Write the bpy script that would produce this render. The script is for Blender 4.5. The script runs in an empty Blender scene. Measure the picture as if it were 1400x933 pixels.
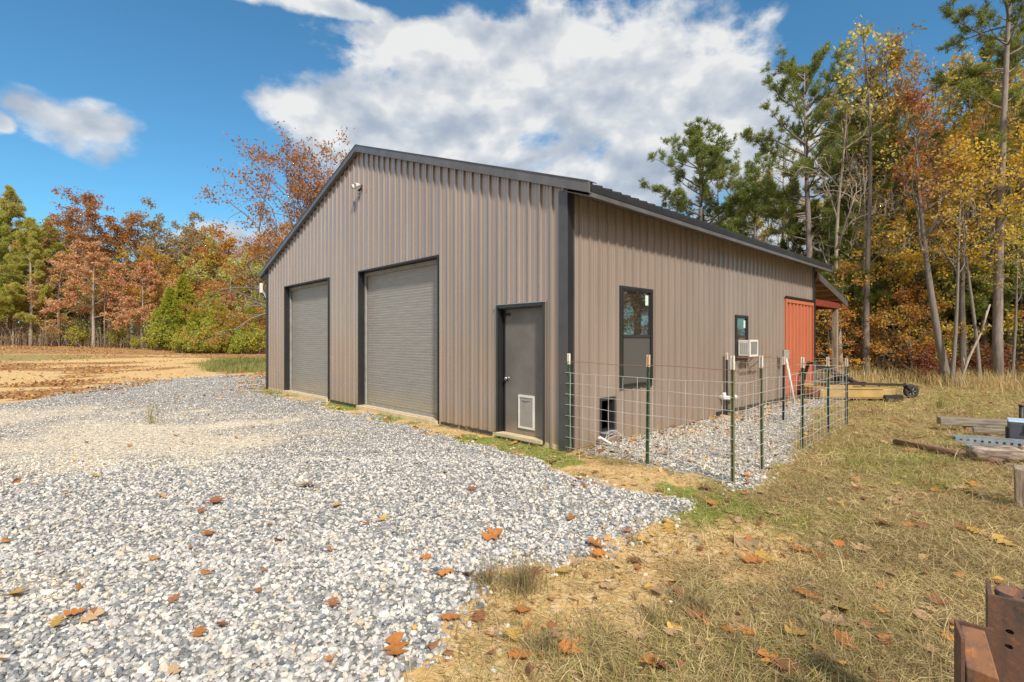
import bpy, math, random
import numpy as np
from mathutils import Vector, Matrix
SEED = 7
rng = np.random.default_rng(SEED)
random.seed(SEED)
scene = bpy.context.scene
COL = scene.collection
R = math.radians

# ------------------------------------------------------------------ helpers
CAMH, F, HY, CX = 1.56, 695.0, 464.0, 700.0

def link(o):
    COL.objects.link(o)
    return o

def tag(o, label=None, cat=None, group=None, kind=None):
    if label: o['label'] = label
    if cat: o['category'] = cat
    if group: o['group'] = group
    if kind: o['kind'] = kind
    return o

def empty(name, loc=(0, 0, 0), rz=0.0):
    o = bpy.data.objects.new(name, None)
    o.location = loc
    o.rotation_euler = (0, 0, rz)
    o.empty_display_size = .2
    return link(o)

def copy_tree(o, parent=None):
    c = o.copy()
    COL.objects.link(c)
    if parent is not None: c.parent = parent
    for ch in list(o.children):
        copy_tree(ch, c)
    return c

class MB:
    """collects vertices, quads and triangles (numpy) for one mesh"""
    def __init__(self):
        self.v, self.f3, self.f4, self.n, self.c = [], [], [], 0, []
    def add(self, v, f4=None, f3=None, col=None):
        v = np.asarray(v, np.float32).reshape(-1, 3)
        if f4 is not None and len(f4): self.f4.append(np.asarray(f4, np.int64).reshape(-1, 4) + self.n)
        if f3 is not None and len(f3): self.f3.append(np.asarray(f3, np.int64).reshape(-1, 3) + self.n)
        self.v.append(v)
        self.n += len(v)
        if col is not None: self.c.append(np.asarray(col, np.float32).reshape(-1, 4))
    def box(self, a, b, M=None):
        x0, y0, z0 = a; x1, y1, z1 = b
        v = np.array([(x0, y0, z0), (x1, y0, z0), (x1, y1, z0), (x0, y1, z0), (x0, y0, z1), (x1, y0, z1), (x1, y1, z1), (x0, y1, z1)], float)
        if M is not None: v = v @ np.array(M.to_3x3()).T + np.array(M.translation)
        self.add(v, [(0, 3, 2, 1), (4, 5, 6, 7), (0, 1, 5, 4), (1, 2, 6, 5), (2, 3, 7, 6), (3, 0, 4, 7)])
    def bar(self, p, q, w, h, up=(0, 0, 1)):
        p = Vector(p); q = Vector(q); d = (q - p); L = d.length; d.normalize()
        s = d.cross(Vector(up))
        if s.length < 1e-4: s = d.cross(Vector((1, 0, 0)))
        s.normalize(); u = s.cross(d)
        M = Matrix((s, d, u)).transposed().to_4x4(); M.translation = p
        self.box((-w / 2, 0, -h / 2), (w / 2, L, h / 2), M)
    def tube(self, pts, rad, n=8, caps=True):
        pts = np.asarray(pts, float); k = len(pts)
        rad = np.broadcast_to(np.asarray(rad, float), (k,))
        t = np.gradient(pts, axis=0)
        t /= np.linalg.norm(t, axis=1, keepdims=True) + 1e-9
        ref = np.array([0, 0, 1.]) if abs(t[:, 2]).mean() < .8 else np.array([1., 0, 0])
        a = np.cross(t, ref); a /= np.linalg.norm(a, axis=1, keepdims=True) + 1e-9
        b = np.cross(t, a)
        ang = np.arange(n) * 2 * math.pi / n
        ring = pts[:, None] + rad[:, None, None] * (np.cos(ang)[None, :, None] * a[:, None] + np.sin(ang)[None, :, None] * b[:, None])
        i = np.arange(k - 1)[:, None] * n; j = np.arange(n)[None]
        j2 = (j + 1) % n
        f = np.stack([i + j, i + n + j, i + n + j2, i + j2], -1).reshape(-1, 4)
        v = ring.reshape(-1, 3); f3 = []
        if caps:
            v = np.vstack([v, pts[:1], pts[-1:]])
            for q in range(n):
                f3.append((k * n, q, (q + 1) % n)); f3.append((k * n + 1, (k - 1) * n + (q + 1) % n, (k - 1) * n + q))
        self.add(v, f, f3)
    def prism(self, poly, h0, h1, M=None):
        """poly in xy, extruded along z"""
        n = len(poly)
        v = [(x, y, h0) for x, y in poly] + [(x, y, h1) for x, y in poly]
        v = np.array(v, float)
        f4 = [(i, (i + 1) % n, n + (i + 1) % n, n + i) for i in range(n)]
        c0 = v[:n].mean(0); c1 = v[n:].mean(0)
        f3 = [(2 * n, (i + 1) % n, i) for i in range(n)] + [(2 * n + 1, n + i, n + (i + 1) % n) for i in range(n)]
        v = np.vstack([v, c0, c1])
        if M is not None: v = v @ np.array(M.to_3x3()).T + np.array(M.translation)
        self.add(v, f4, f3)
    def mesh(self, name, mat=None, smooth=False, col=None):
        me = bpy.data.meshes.new(name)
        v = np.concatenate(self.v) if self.v else np.zeros((0, 3), np.float32)
        f4 = np.concatenate(self.f4) if self.f4 else np.zeros((0, 4), np.int64)
        f3 = np.concatenate(self.f3) if self.f3 else np.zeros((0, 3), np.int64)
        nl = f4.size + f3.size; npoly = len(f4) + len(f3)
        me.vertices.add(len(v)); me.vertices.foreach_set('co', v.astype(np.float32).ravel())
        me.loops.add(nl); me.loops.foreach_set('vertex_index', np.concatenate([f4.ravel(), f3.ravel()]).astype(np.int32))
        me.polygons.add(npoly)
        tot = np.concatenate([np.full(len(f4), 4), np.full(len(f3), 3)]).astype(np.int32)
        st = np.concatenate([[0], np.cumsum(tot)[:-1]]).astype(np.int32) if npoly else np.zeros(0, np.int32)
        me.polygons.foreach_set('loop_start', st)
        me.polygons.foreach_set('loop_total', tot)
        me.polygons.foreach_set('use_smooth', np.full(npoly, bool(smooth)))
        me.update(calc_edges=True)
        if self.c:
            at = me.attributes.new('tint', 'FLOAT_COLOR', 'POINT')
            at.data.foreach_set('color', np.concatenate(self.c).ravel())
        if mat: me.materials.append(mat)
        return me
    def build(self, name, mat, parent=None, smooth=False, bevel=0):
        o = bpy.data.objects.new(name, self.mesh(name, mat, smooth))
        link(o)
        if parent is not None: o.parent = parent
        if bevel:
            m = o.modifiers.new('bevel', 'BEVEL'); m.width = bevel; m.segments = 2; m.limit_method = 'ANGLE'; m.angle_limit = R(40)
        return o

# numpy value noise
_P = rng.random((256, 256)).astype(np.float32)
def vnoise(x, y):
    xi = np.floor(x).astype(int); yi = np.floor(y).astype(int)
    fx = x - xi; fy = y - yi
    fx = fx * fx * (3 - 2 * fx); fy = fy * fy * (3 - 2 * fy)
    g = lambda a, b: _P[a & 255, b & 255]
    return (g(xi, yi) * (1 - fx) + g(xi + 1, yi) * fx) * (1 - fy) + (g(xi, yi + 1) * (1 - fx) + g(xi + 1, yi + 1) * fx) * fy
def fbm(x, y, o=4):
    s = 0; a = .5; t = 0
    for i in range(o):
        s = s + a * vnoise(x * 2 ** i + 17.3 * i, y * 2 ** i + 9.1 * i); t += a; a *= .5
    return s / t
def sst(a, b, x):
    t = np.clip((x - a) / (b - a), 0, 1)
    return t * t * (3 - 2 * t)

def base_h(x, y):
    x = np.asarray(x, float); y = np.asarray(y, float)
    r = np.hypot(x, y)
    ang = x / np.maximum(y, 1.0)
    left = .32 + .75 * sst(-.5, -1.0, ang)
    right = .9
    k = np.where(x < 0, left, right * sst(0, .6, ang) + .3)
    return k * sst(24, 58, r) + .9 * sst(60, 140, r)

def at_ground(px, py):
    d = F * CAMH / max(py - HY, 2)
    for _ in range(12):
        h = float(base_h((px - CX) / F * d, d))
        d = .5 * d + .5 * F * (CAMH - h) / max(py - HY, 2)
    return ((px - CX) / F * d, d)

def at(px, depth):
    return ((px - CX) / F * depth, depth)

# barn frame: X along the side wall, Y along the gable
BC = Vector((.775, 7.18, 0)); BROT = math.atan2(.690, .724)
BM = Matrix.Translation(BC) @ Matrix.Rotation(BROT, 4, 'Z')
BMI = BM.inverted()
def bw(x, y, z=0): return BM @ Vector((x, y, z))
BL, BW_ = 11.08, 12.36

# ------------------------------------------------------------------ materials
def newmat(name):
    m = bpy.data.materials.new(name); m.use_nodes = True
    nt = m.node_tree
    return m, nt, nt.nodes['Principled BSDF']

def N(nt, t, **kw):
    n = nt.nodes.new(t)
    for k, v in kw.items():
        if k == 'inp':
            for a, b in v.items(): n.inputs[a].default_value = b
        else: setattr(n, k, v)
    return n

def ramp(nt, src, stops, interp='LINEAR'):
    r = nt.nodes.new('ShaderNodeValToRGB')
    el = r.color_ramp.elements; r.color_ramp.interpolation = interp
    while len(el) < len(stops): el.new(.5)
    for e, (p, c) in zip(el, stops):
        e.position = p; e.color = (*c, 1) if len(c) == 3 else c
    nt.links.new(src, r.inputs[0])
    return r.outputs[0]

def mixc(nt, fac, a, b, mode='MIX'):
    n = nt.nodes.new('ShaderNodeMix'); n.data_type = 'RGBA'; n.blend_type = mode
    for s, v in ((n.inputs[0], fac), (n.inputs[6], a), (n.inputs[7], b)):
        if hasattr(v, 'is_linked') or isinstance(v, bpy.types.NodeSocket): nt.links.new(v, s)
        elif isinstance(v, (int, float)): s.default_value = v
        else: s.default_value = (*v, 1)
    return n.outputs[2]

def noise(nt, vec, scale, detail=4, rough=.55, dist=0):
    n = N(nt, 'ShaderNodeTexNoise', inp={'Scale': scale, 'Detail': detail, 'Roughness': rough, 'Distortion': dist})
    if vec is not None: nt.links.new(vec, n.inputs['Vector'])
    return n.outputs[0]

def math_(nt, op, a, b=0., clamp=False):
    n = nt.nodes.new('ShaderNodeMath'); n.operation = op; n.use_clamp = clamp
    for s, v in ((n.inputs[0], a), (n.inputs[1], b)):
        if isinstance(v, bpy.types.NodeSocket): nt.links.new(v, s)
        else: s.default_value = v
    return n.outputs[0]

def bump(nt, bsdf, h, strength=.3, dist=.01):
    b = N(nt, 'ShaderNodeBump', inp={'Strength': strength, 'Distance': dist})
    nt.links.new(h, b.inputs['Height']); nt.links.new(b.outputs[0], bsdf.inputs['Normal'])

def stretch(nt, vec, s):
    m = N(nt, 'ShaderNodeMapping'); m.inputs['Scale'].default_value = s
    nt.links.new(vec, m.inputs[0]); return m.outputs[0]

def objco(nt): return nt.nodes.new('ShaderNodeTexCoord').outputs['Object']

def simple(name, c1, c2=None, rough=.6, metal=0., scale=6, st=(1, 1, 1), bmp=0., spec=.5, detail=5):
    m, nt, b = newmat(name)
    co = objco(nt)
    n = noise(nt, stretch(nt, co, st), scale, detail)
    c2 = c2 or tuple(x * .75 for x in c1)
    nt.links.new(ramp(nt, n, [(.3, c2), (.7, c1)]), b.inputs['Base Color'])
    b.inputs['Roughness'].default_value = rough; b.inputs['Metallic'].default_value = metal
    b.inputs['Specular IOR Level'].default_value = spec
    if bmp: bump(nt, b, n, bmp, .01)
    return m

def mat_siding():
    m, nt, b = newmat('siding')
    co = objco(nt)
    n1 = noise(nt, stretch(nt, co, (1.2, 1.2, .25)), 1.3, 3)
    n2 = noise(nt, stretch(nt, co, (9, 9, .5)), 2.2, 4)
    c = ramp(nt, n1, [(.3, (.33, .262, .222)), (.7, (.41, .328, .28))])
    c = mixc(nt, math_(nt, 'MULTIPLY', n2, .35), c, (.26, .203, .17))
    z = N(nt, 'ShaderNodeSeparateXYZ'); nt.links.new(co, z.inputs[0])
    splash = N(nt, 'ShaderNodeMapRange', inp={'From Min': .02, 'From Max': .5, 'To Min': 1, 'To Max': 0}); nt.links.new(z.outputs[2], splash.inputs[0])
    k = math_(nt, 'MULTIPLY', splash.outputs[0], noise(nt, co, 5, 5)); k = math_(nt, 'MULTIPLY', k, .9, True)
    c = mixc(nt, k, c, (.36, .26, .165))
    nt.links.new(c, b.inputs['Base Color'])
    b.inputs['Roughness'].default_value = .36; b.inputs['Metallic'].default_value = .25
    b.inputs['Specular IOR Level'].default_value = .75
    b.inputs['Coat Weight'].default_value = 1.; b.inputs['Coat Roughness'].default_value = .2; b.inputs['Coat IOR'].default_value = 1.75
    bump(nt, b, noise(nt, stretch(nt, co, (2.2, 2.2, .7)), 1.6, 2), .35, .012)
    return m

def mat_trim(name='trim', c=(.035, .036, .04), rough=.33):
    m, nt, b = newmat(name)
    co = objco(nt)
    n = noise(nt, co, 3, 4)
    nt.links.new(ramp(nt, n, [(.3, tuple(x * .75 for x in c)), (.7, tuple(x * 1.15 for x in c))]), b.inputs['Base Color'])
    b.inputs['Roughness'].default_value = rough; b.inputs['Specular IOR Level'].default_value = .7
    bump(nt, b, noise(nt, co, 1.5, 2), .15, .01)
    return m

def mat_rollup():
    m, nt, b = newmat('rollup')
    co = objco(nt)
    n = noise(nt, stretch(nt, co, (1, 1, 14)), 2.4, 5, .65)
    n2 = noise(nt, stretch(nt, co, (1, 1, .6)), 1.4, 4)
    c = ramp(nt, n, [(.28, (.24, .226, .212)), (.72, (.35, .332, .315))])
    c = mixc(nt, math_(nt, 'MULTIPLY', n2, .45), c, (.27, .255, .238))
    z = N(nt, 'ShaderNodeSeparateXYZ'); nt.links.new(co, z.inputs[0])
    mr = N(nt, 'ShaderNodeMapRange', inp={'From Min': .03, 'From Max': .75, 'To Min': 1, 'To Max': 0}); nt.links.new(z.outputs[2], mr.inputs[0])
    k = math_(nt, 'POWER', mr.outputs[0], 2.2); k = math_(nt, 'MULTIPLY', k, math_(nt, 'ADD', noise(nt, co, 3.5, 5), .1), True)
    c = mixc(nt, k, c, (.42, .32, .17))
    nt.links.new(c, b.inputs['Base Color'])
    b.inputs['Roughness'].default_value = .42; b.inputs['Specular IOR Level'].default_value = .6
    bump(nt, b, n, .12, .01)
    return m

def mat_door():
    m, nt, b = newmat('door_paint')
    co = objco(nt)
    n = noise(nt, co, 2.2, 5, .6)
    c = ramp(nt, n, [(.3, (.13, .12, .112)), (.75, (.215, .198, .184))])
    z = N(nt, 'ShaderNodeSeparateXYZ'); nt.links.new(co, z.inputs[0])
    mr = N(nt, 'ShaderNodeMapRange', inp={'From Min': .05, 'From Max': .9, 'To Min': 1, 'To Max': 0}); nt.links.new(z.outputs[2], mr.inputs[0])
    k = math_(nt, 'MULTIPLY', math_(nt, 'POWER', mr.outputs[0], 2.), noise(nt, co, 6, 6), True)
    c = mixc(nt, k, c, (.34, .26, .15))
    nt.links.new(c, b.inputs['Base Color']); b.inputs['Roughness'].default_value = .5
    bump(nt, b, noise(nt, co, 40, 3), .08, .004)
    return m

def mat_rust(name, c1=(.16, .085, .06), c2=(.36, .14, .045), c3=(.075, .055, .05)):
    m, nt, b = newmat(name)
    co = objco(nt)
    n = noise(nt, co, 7, 9, .72, .4); n2 = noise(nt, co, 38, 6, .65); n3 = noise(nt, stretch(nt, co, (1, 1, .25)), 16, 4, .6)
    c = ramp(nt, n, [(.34, c3), (.46, c1), (.56, c1), (.66, c2)])
    c = mixc(nt, ramp(nt, n3, [(.5, (0, 0, 0)), (.68, (.7, .7, .7))]), c, c3)
    c = mixc(nt, ramp(nt, n2, [(.55, (0, 0, 0)), (.7, (.6, .6, .6))]), c, c2)
    nt.links.new(c, b.inputs['Base Color']); b.inputs['Roughness'].default_value = .72; b.inputs['Metallic'].default_value = .15
    bump(nt, b, n2, .5, .005)
    return m

def mat_wood(name, c1, c2, st=(1, 14, 14), rough=.8):
    m, nt, b = newmat(name)
    co = objco(nt)
    n = noise(nt, stretch(nt, co, st), 2.5, 6, .65, .3)
    nt.links.new(ramp(nt, n, [(.32, tuple(x * .55 for x in c2)), (.42, c2), (.55, c1), (.72, tuple(min(1, x * 1.3) for x in c1))]), b.inputs['Base Color'])
    b.inputs['Roughness'].default_value = rough
    bump(nt, b, n, .4, .01)
    return m

def mat_bark(name, c1, c2, scale=5):
    m, nt, b = newmat(name)
    co = objco(nt)
    n = noise(nt, stretch(nt, co, (3.2, 3.2, .7)), scale, 6, .7, .4)
    n2 = noise(nt, co, .9, 3)
    c = ramp(nt, n, [(.3, c2), (.65, c1)])
    c = mixc(nt, math_(nt, 'MULTIPLY', n2, .4), c, tuple(x * .8 for x in c1))
    nt.links.new(c, b.inputs['Base Color']); b.inputs['Roughness'].default_value = .9
    bump(nt, b, n, .6, .03)
    return m

def mat_leaf(name, cols, trans=.42, rough=.6):
    m, nt, b = newmat(name)
    g = nt.nodes.new('ShaderNodeNewGeometry')
    oi = nt.nodes.new('ShaderNodeObjectInfo')
    c = ramp(nt, g.outputs['Random Per Island'], [((i + .5) / len(cols), k) for i, k in enumerate(cols)])
    n = noise(nt, nt.nodes.new('ShaderNodeTexCoord').outputs['Object'], .55, 2)
    c = mixc(nt, math_(nt, 'MULTIPLY', n, .55), c, cols[0])
    hs = N(nt, 'ShaderNodeHueSaturation')
    mr = N(nt, 'ShaderNodeMapRange', inp={'To Min': .492, 'To Max': .524}); nt.links.new(oi.outputs['Random'], mr.inputs[0]); nt.links.new(mr.outputs[0], hs.inputs['Hue'])
    nt.links.new(c, hs.inputs['Color'])
    nt.links.new(hs.outputs[0], b.inputs['Base Color']); b.inputs['Roughness'].default_value = rough; b.inputs['Specular IOR Level'].default_value = .25
    t = nt.nodes.new('ShaderNodeBsdfTranslucent'); nt.links.new(hs.outputs[0], t.inputs[0])
    mx = N(nt, 'ShaderNodeMixShader', inp={0: trans})
    nt.links.new(b.outputs[0], mx.inputs[1]); nt.links.new(t.outputs[0], mx.inputs[2])
    nt.links.new(mx.outputs[0], nt.nodes['Material Output'].inputs[0])
    return m

def mat_tint(name, rough=.8, bmp=0., scale=60, spec=.3, trans=0.):
    m, nt, b = newmat(name)
    a = N(nt, 'ShaderNodeAttribute', attribute_name='tint')
    co = objco(nt)
    n = noise(nt, co, scale, 3)
    c = mixc(nt, .5, a.outputs[0], mixc(nt, 1., a.outputs[0], ramp(nt, n, [(.25, (.6, .6, .6)), (.75, (1.3, 1.3, 1.3))]), 'MULTIPLY'))
    nt.links.new(c, b.inputs['Base Color']); b.inputs['Roughness'].default_value = rough; b.inputs['Specular IOR Level'].default_value = spec
    if bmp: bump(nt, b, n, bmp, .004)
    if trans:
        t = nt.nodes.new('ShaderNodeBsdfTranslucent'); nt.links.new(c, t.inputs[0])
        mx = N(nt, 'ShaderNodeMixShader', inp={0: trans})
        nt.links.new(b.outputs[0], mx.inputs[1]); nt.links.new(t.outputs[0], mx.inputs[2])
        nt.links.new(mx.outputs[0], nt.nodes['Material Output'].inputs[0])
    return m

def mat_pane(name, tintc=(.02, .02, .02), refl=.3, rough=.02):
    m, nt, b = newmat(name)
    b.inputs['Base Color'].default_value = (*tintc, 1); b.inputs['Roughness'].default_value = .4
    g = N(nt, 'ShaderNodeBsdfGlossy', inp={'Roughness': rough, 'Color': (.9, .92, .92, 1)})
    co = objco(nt)
    bb = N(nt, 'ShaderNodeBump', inp={'Strength': .03, 'Distance': .02}); nt.links.new(noise(nt, co, 2.5, 2), bb.inputs['Height']); nt.links.new(bb.outputs[0], g.inputs['Normal'])
    mx = N(nt, 'ShaderNodeMixShader', inp={0: refl})
    nt.links.new(b.outputs[0], mx.inputs[1]); nt.links.new(g.outputs[0], mx.inputs[2])
    nt.links.new(mx.outputs[0], nt.nodes['Material Output'].inputs[0])
    return m

M = {}
M['siding'] = mat_siding()
M['trim'] = mat_trim()
M['rake'] = mat_trim('rake_trim', (.12, .118, .124), .28)
M['corner'] = mat_trim('corner_trim', (.075, .075, .08), .3)  # lighter than its side strip: sky reflection put into the colour
M['jamb'] = mat_trim('jamb_black', (.018, .018, .021), .4)
M['roof'] = mat_trim('roof_black', (.022, .022, .024), .4)
M['rollup'] = mat_rollup()
M['door'] = mat_door()
M['concrete'] = simple('concrete', (.66, .55, .37), (.5, .4, .25), .9, 0, 7, bmp=.3)
M['white'] = simple('white_paint', (.78, .77, .74), (.66, .64, .6), .5, 0, 6)
M['flap'] = simple('flap', (.36, .33, .3), (.29, .26, .235), .45, 0, 6)
M['chrome'] = simple('chrome', (.5, .5, .5), (.35, .35, .35), .25, .9)
M['dark'] = simple('inside_shade', (.012, .012, .012), rough=.9)  # near-black, painted in for the shade inside hatch and pipe
M['inside'] = simple('inside_stuff', (.25, .13, .06), (.05, .05, .05), .8, scale=3)
M['pane'] = mat_pane('pane', refl=.42)
M['screen'] = mat_pane('bug_screen', (.085, .082, .08), .05, .35)
M['sticker'] = simple('sticker', (.5, .68, .58), (.7, .8, .74), .5, scale=30)
M['grille'] = simple('grille', (.33, .32, .3), (.24, .23, .22), .6)
M['container'] = simple('container_red', (.54, .165, .085), (.46, .14, .075), .55, 0, 2.2, (1, 1, .4), .05)
M['container_rust'] = mat_rust('container_rust', (.3, .1, .06), (.42, .13, .06), (.16, .06, .04))
M['tan_wood'] = mat_wood('tan_wood', (.42, .27, .17), (.3, .18, .11))
M['post_wood'] = mat_wood('post_wood', (.36, .28, .2), (.22, .165, .12), (14, 14, 1))
M['red_beam'] = simple('red_beam', (.27, .05, .035), (.19, .035, .025), .5)
M['tpost'] = simple('tpost_green', (.06, .115, .065), (.04, .075, .045), .55, 0, 8)
M['tpost_old'] = simple('tpost_olive', (.2, .2, .105), (.13, .135, .075), .6, 0, 8)
M['tpost_grey'] = simple('tpost_grey', (.05, .058, .058), (.035, .04, .04), .6, 0, 8)
M['tip_white'] = simple('tip_white', (.74, .71, .64), (.6, .56, .48), .6, 0, 14)
M['tip_tan'] = simple('tip_tan', (.62, .46, .27), (.5, .36, .2), .6, 0, 14)
M['wire'] = simple('wire', (.72, .7, .66), (.45, .42, .38), .45, .35, 3)
M['wire_rust'] = mat_rust('wire_rust', (.3, .17, .1), (.42, .24, .12), (.2, .13, .09))
M['mower_yellow'] = simple('mower_yellow', (.5, .345, .13), (.38, .25, .09), .55, 0, 4)
M['black_steel'] = simple('black_steel', (.022, .021, .021), (.04, .034, .03), .5, 0, 8)
M['tyre'] = simple('tyre', (.03, .03, .03), (.045, .04, .035), .85, 0, 12, bmp=.3)
M['rust'] = mat_rust('rust')
M['rust_orange'] = mat_rust('rust_orange', (.25, .115, .055), (.46, .2, .06), (.085, .075, .08))
M['rust_pipe'] = mat_rust('rust_pipe', (.19, .1, .065), (.24, .14, .09), (.1, .065, .05))
M['galv'] = simple('galvanised', (.42, .47, .5), (.3, .34, .37), .4, .4, 9)
M['grey_wood'] = mat_wood('grey_wood', (.3, .26, .215), (.17, .14, .115))
M['brown_wood'] = mat_wood('brown_wood', (.36, .24, .13), (.2, .13, .075))
M['log'] = mat_wood('log_wood', (.36, .29, .23), (.14, .1, .08), (1.5, 9, 9))
M['slate_plastic'] = simple('slate_plastic', (.085, .09, .115), (.07, .075, .095), .5)
M['tarp'] = simple('tarp', (.55, .68, .8), (.35, .5, .68), .45, scale=9)
M['bark_pine'] = mat_bark('bark_pine', (.34, .285, .255), (.16, .13, .12))
M['bark_grey'] = mat_bark('bark_grey', (.27, .235, .205), (.14, .12, .105))
M['bark_dark'] = mat_bark('bark_dark', (.26, .22, .195), (.12, .098, .088))
M['bark_pale'] = mat_bark('bark_pale', (.45, .38, .31), (.27, .22, .175))

# ------------------------------------------------------------------ camera, world, light
cam = bpy.data.cameras.new('camera')
cam.sensor_width = 36; cam.lens = 36 * F / 1400; cam.clip_start = .05; cam.clip_end = 4000
cam.shift_y = -(466.5 - HY) / 1400
co = bpy.data.objects.new('camera', cam); co.location = (0, 0, CAMH); co.rotation_euler = (R(90), 0, 0); link(co)
scene.camera = co

SUN = Vector((.24, -.69, .66)).normalized()
sl = bpy.data.lights.new('sun', 'SUN'); sl.energy = 2.4; sl.angle = R(5); sl.color = (1, .92, .8)
so = bpy.data.objects.new('sun', sl); so.rotation_euler = SUN.to_track_quat('Z', 'Y').to_euler(); so.location = (0, -10, 20); link(so)

w = bpy.data.worlds.new('World'); scene.world = w; w.use_nodes = True
nt = w.node_tree
bg = nt.nodes['Background']
sky = N(nt, 'ShaderNodeTexSky', sky_type='NISHITA', sun_disc=False)
sky.sun_elevation = math.asin(SUN.z); sky.sun_rotation = math.atan2(SUN.x, SUN.y)
sky.air_density = 1.0; sky.dust_density = .6; sky.ozone_density = 2.0
skyc = mixc(nt, 1., sky.outputs[0], (.235, .45, .51), 'MULTIPLY')
dvec = nt.nodes.new('ShaderNodeTexCoord').outputs['Generated']
blobs = [(700, 125, 205, 72), (850, 130, 135, 78), (640, 55, 130, 22), (965, 205, 95, 56), (640, 215, 190, 45), (478, 160, 70, 32), (900, 235, 150, 36),
         (112, 176, 58, 30), (-4, 168, 20, 11), (440, 6, 80, 10), (330, 345, 70, 22), (1050, 160, 55, 40), (1200, 300, 260, 90)]
mask = None
for px, py, rx, ry in blobs:
    d = Vector(((px - CX) / F, 1, (HY - py) / F)); L = d.length; d.normalize()
    right = Vector((d.y, -d.x, 0)).normalized(); up = right.cross(d)
    kx = abs((px - CX) / F); sx = rx / F / (1 + kx * kx); sy = ry / F / L
    mp = N(nt, 'ShaderNodeMapping', vector_type='TEXTURE')
    mp.inputs['Location'].default_value = d
    mp.inputs['Rotation'].default_value = Matrix((right, d, up)).transposed().to_euler()
    big = rx > 100; gs = 1.15 if big else 1.55
    mp.inputs['Scale'].default_value = (sx * gs, .6, sy * gs)
    nt.links.new(dvec, mp.inputs[0])
    ln = N(nt, 'ShaderNodeVectorMath', operation='LENGTH'); nt.links.new(mp.outputs[0], ln.inputs[0])
    e = math_(nt, 'SUBTRACT', 1.0 if big else .98, math_(nt, 'MULTIPLY', math_(nt, 'POWER', ln.outputs['Value'], 1.6 if big else 1.2), .62 if big else .75))
    mask = e if mask is None else math_(nt, 'MAXIMUM', mask, e)
sep = N(nt, 'ShaderNodeSeparateXYZ'); nt.links.new(dvec, sep.inputs[0])
# broken cloud added over the unseen sky behind and above, for neutral fill light
rear = math_(nt, 'SUBTRACT', .7, math_(nt, 'MULTIPLY', sep.outputs[1], 1.6))
mask = math_(nt, 'MAXIMUM', math_(nt, 'MAXIMUM', mask, math_(nt, 'MINIMUM', rear, .9)), -.7)
st = stretch(nt, dvec, (1, 1, 1.5))
n = noise(nt, st, 8.0, 9, .58, .15)
n2 = noise(nt, st, 2.6, 2, .5)
k = math_(nt, 'ADD', math_(nt, 'MULTIPLY', math_(nt, 'SUBTRACT', n, .5), 2.3), math_(nt, 'MULTIPLY', math_(nt, 'SUBTRACT', n2, .5), .9))
d0 = math_(nt, 'ADD', mask, k)
ofs = N(nt, 'ShaderNodeVectorMath', operation='ADD'); nt.links.new(st, ofs.inputs[0]); ofs.inputs[1].default_value = (0, -.01, .05)
n3 = noise(nt, ofs.outputs[0], 8.5, 4, .5, .1); n4 = noise(nt, st, 8.5, 4, .5, .1)
alpha = N(nt, 'ShaderNodeMapRange', interpolation_type='SMOOTHSTEP', inp={'From Min': .12, 'From Max': .6}); nt.links.new(d0, alpha.inputs[0])
relief = math_(nt, 'MULTIPLY', math_(nt, 'SUBTRACT', n4, n3), 2.4)
lit = math_(nt, 'ADD', math_(nt, 'SUBTRACT', .95, math_(nt, 'MULTIPLY', d0, .26)), relief)
# lower parts of the clouds turn their grey bases to us
lit = math_(nt, 'ADD', lit, math_(nt, 'MULTIPLY', math_(nt, 'SUBTRACT', sep.outputs[2], .41), 1.5), True)
cc = ramp(nt, lit, [(0., (1.2, 1.4, 1.75)), (.45, (1.65, 1.82, 2.08)), (.8, (2.3, 2.4, 2.5)), (1., (2.9, 2.9, 2.85))])
al = math_(nt, 'MULTIPLY', alpha.outputs[0], .94)
fin = mixc(nt, al, skyc, cc)
nt.links.new(fin, bg.inputs[0]); bg.inputs[1].default_value = .15
w.cycles.sampling_method = 'MANUAL'; w.cycles.sample_map_resolution = 256
scene.view_settings.view_transform = 'Standard'; scene.view_settings.look = 'None'
scene.view_settings.gamma = 1; scene.view_settings.use_curve_mapping = False
scene.view_settings.exposure = 1.02
scene.cycles.max_bounces = 5; scene.cycles.diffuse_bounces = 3; scene.cycles.transparent_max_bounces = 6
scene.cycles.use_denoising = True

# ------------------------------------------------------------------ ground zones
def poly_px(pts): return np.array([at_ground(*p) for p in pts])
def sdist(poly, x, y):
    """signed distance, positive inside"""
    x = x.ravel(); y = y.ravel()
    ins = np.zeros(x.shape, bool); dm = np.full(x.shape, 1e9)
    n = len(poly)
    for i in range(n):
        x0, y0 = poly[i]; x1, y1 = poly[(i + 1) % n]
        c = ((y0 > y) != (y1 > y))
        ins ^= c & (x < (x1 - x0) * (y - y0) / (y1 - y0 + 1e-12) + x0)
        ex, ey = x1 - x0, y1 - y0
        t = np.clip(((x - x0) * ex + (y - y0) * ey) / (ex * ex + ey * ey + 1e-12), 0, 1)
        dm = np.minimum(dm, np.hypot(x - x0 - t * ex, y - y0 - t * ey))
    return np.where(ins, dm, -dm)

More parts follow.
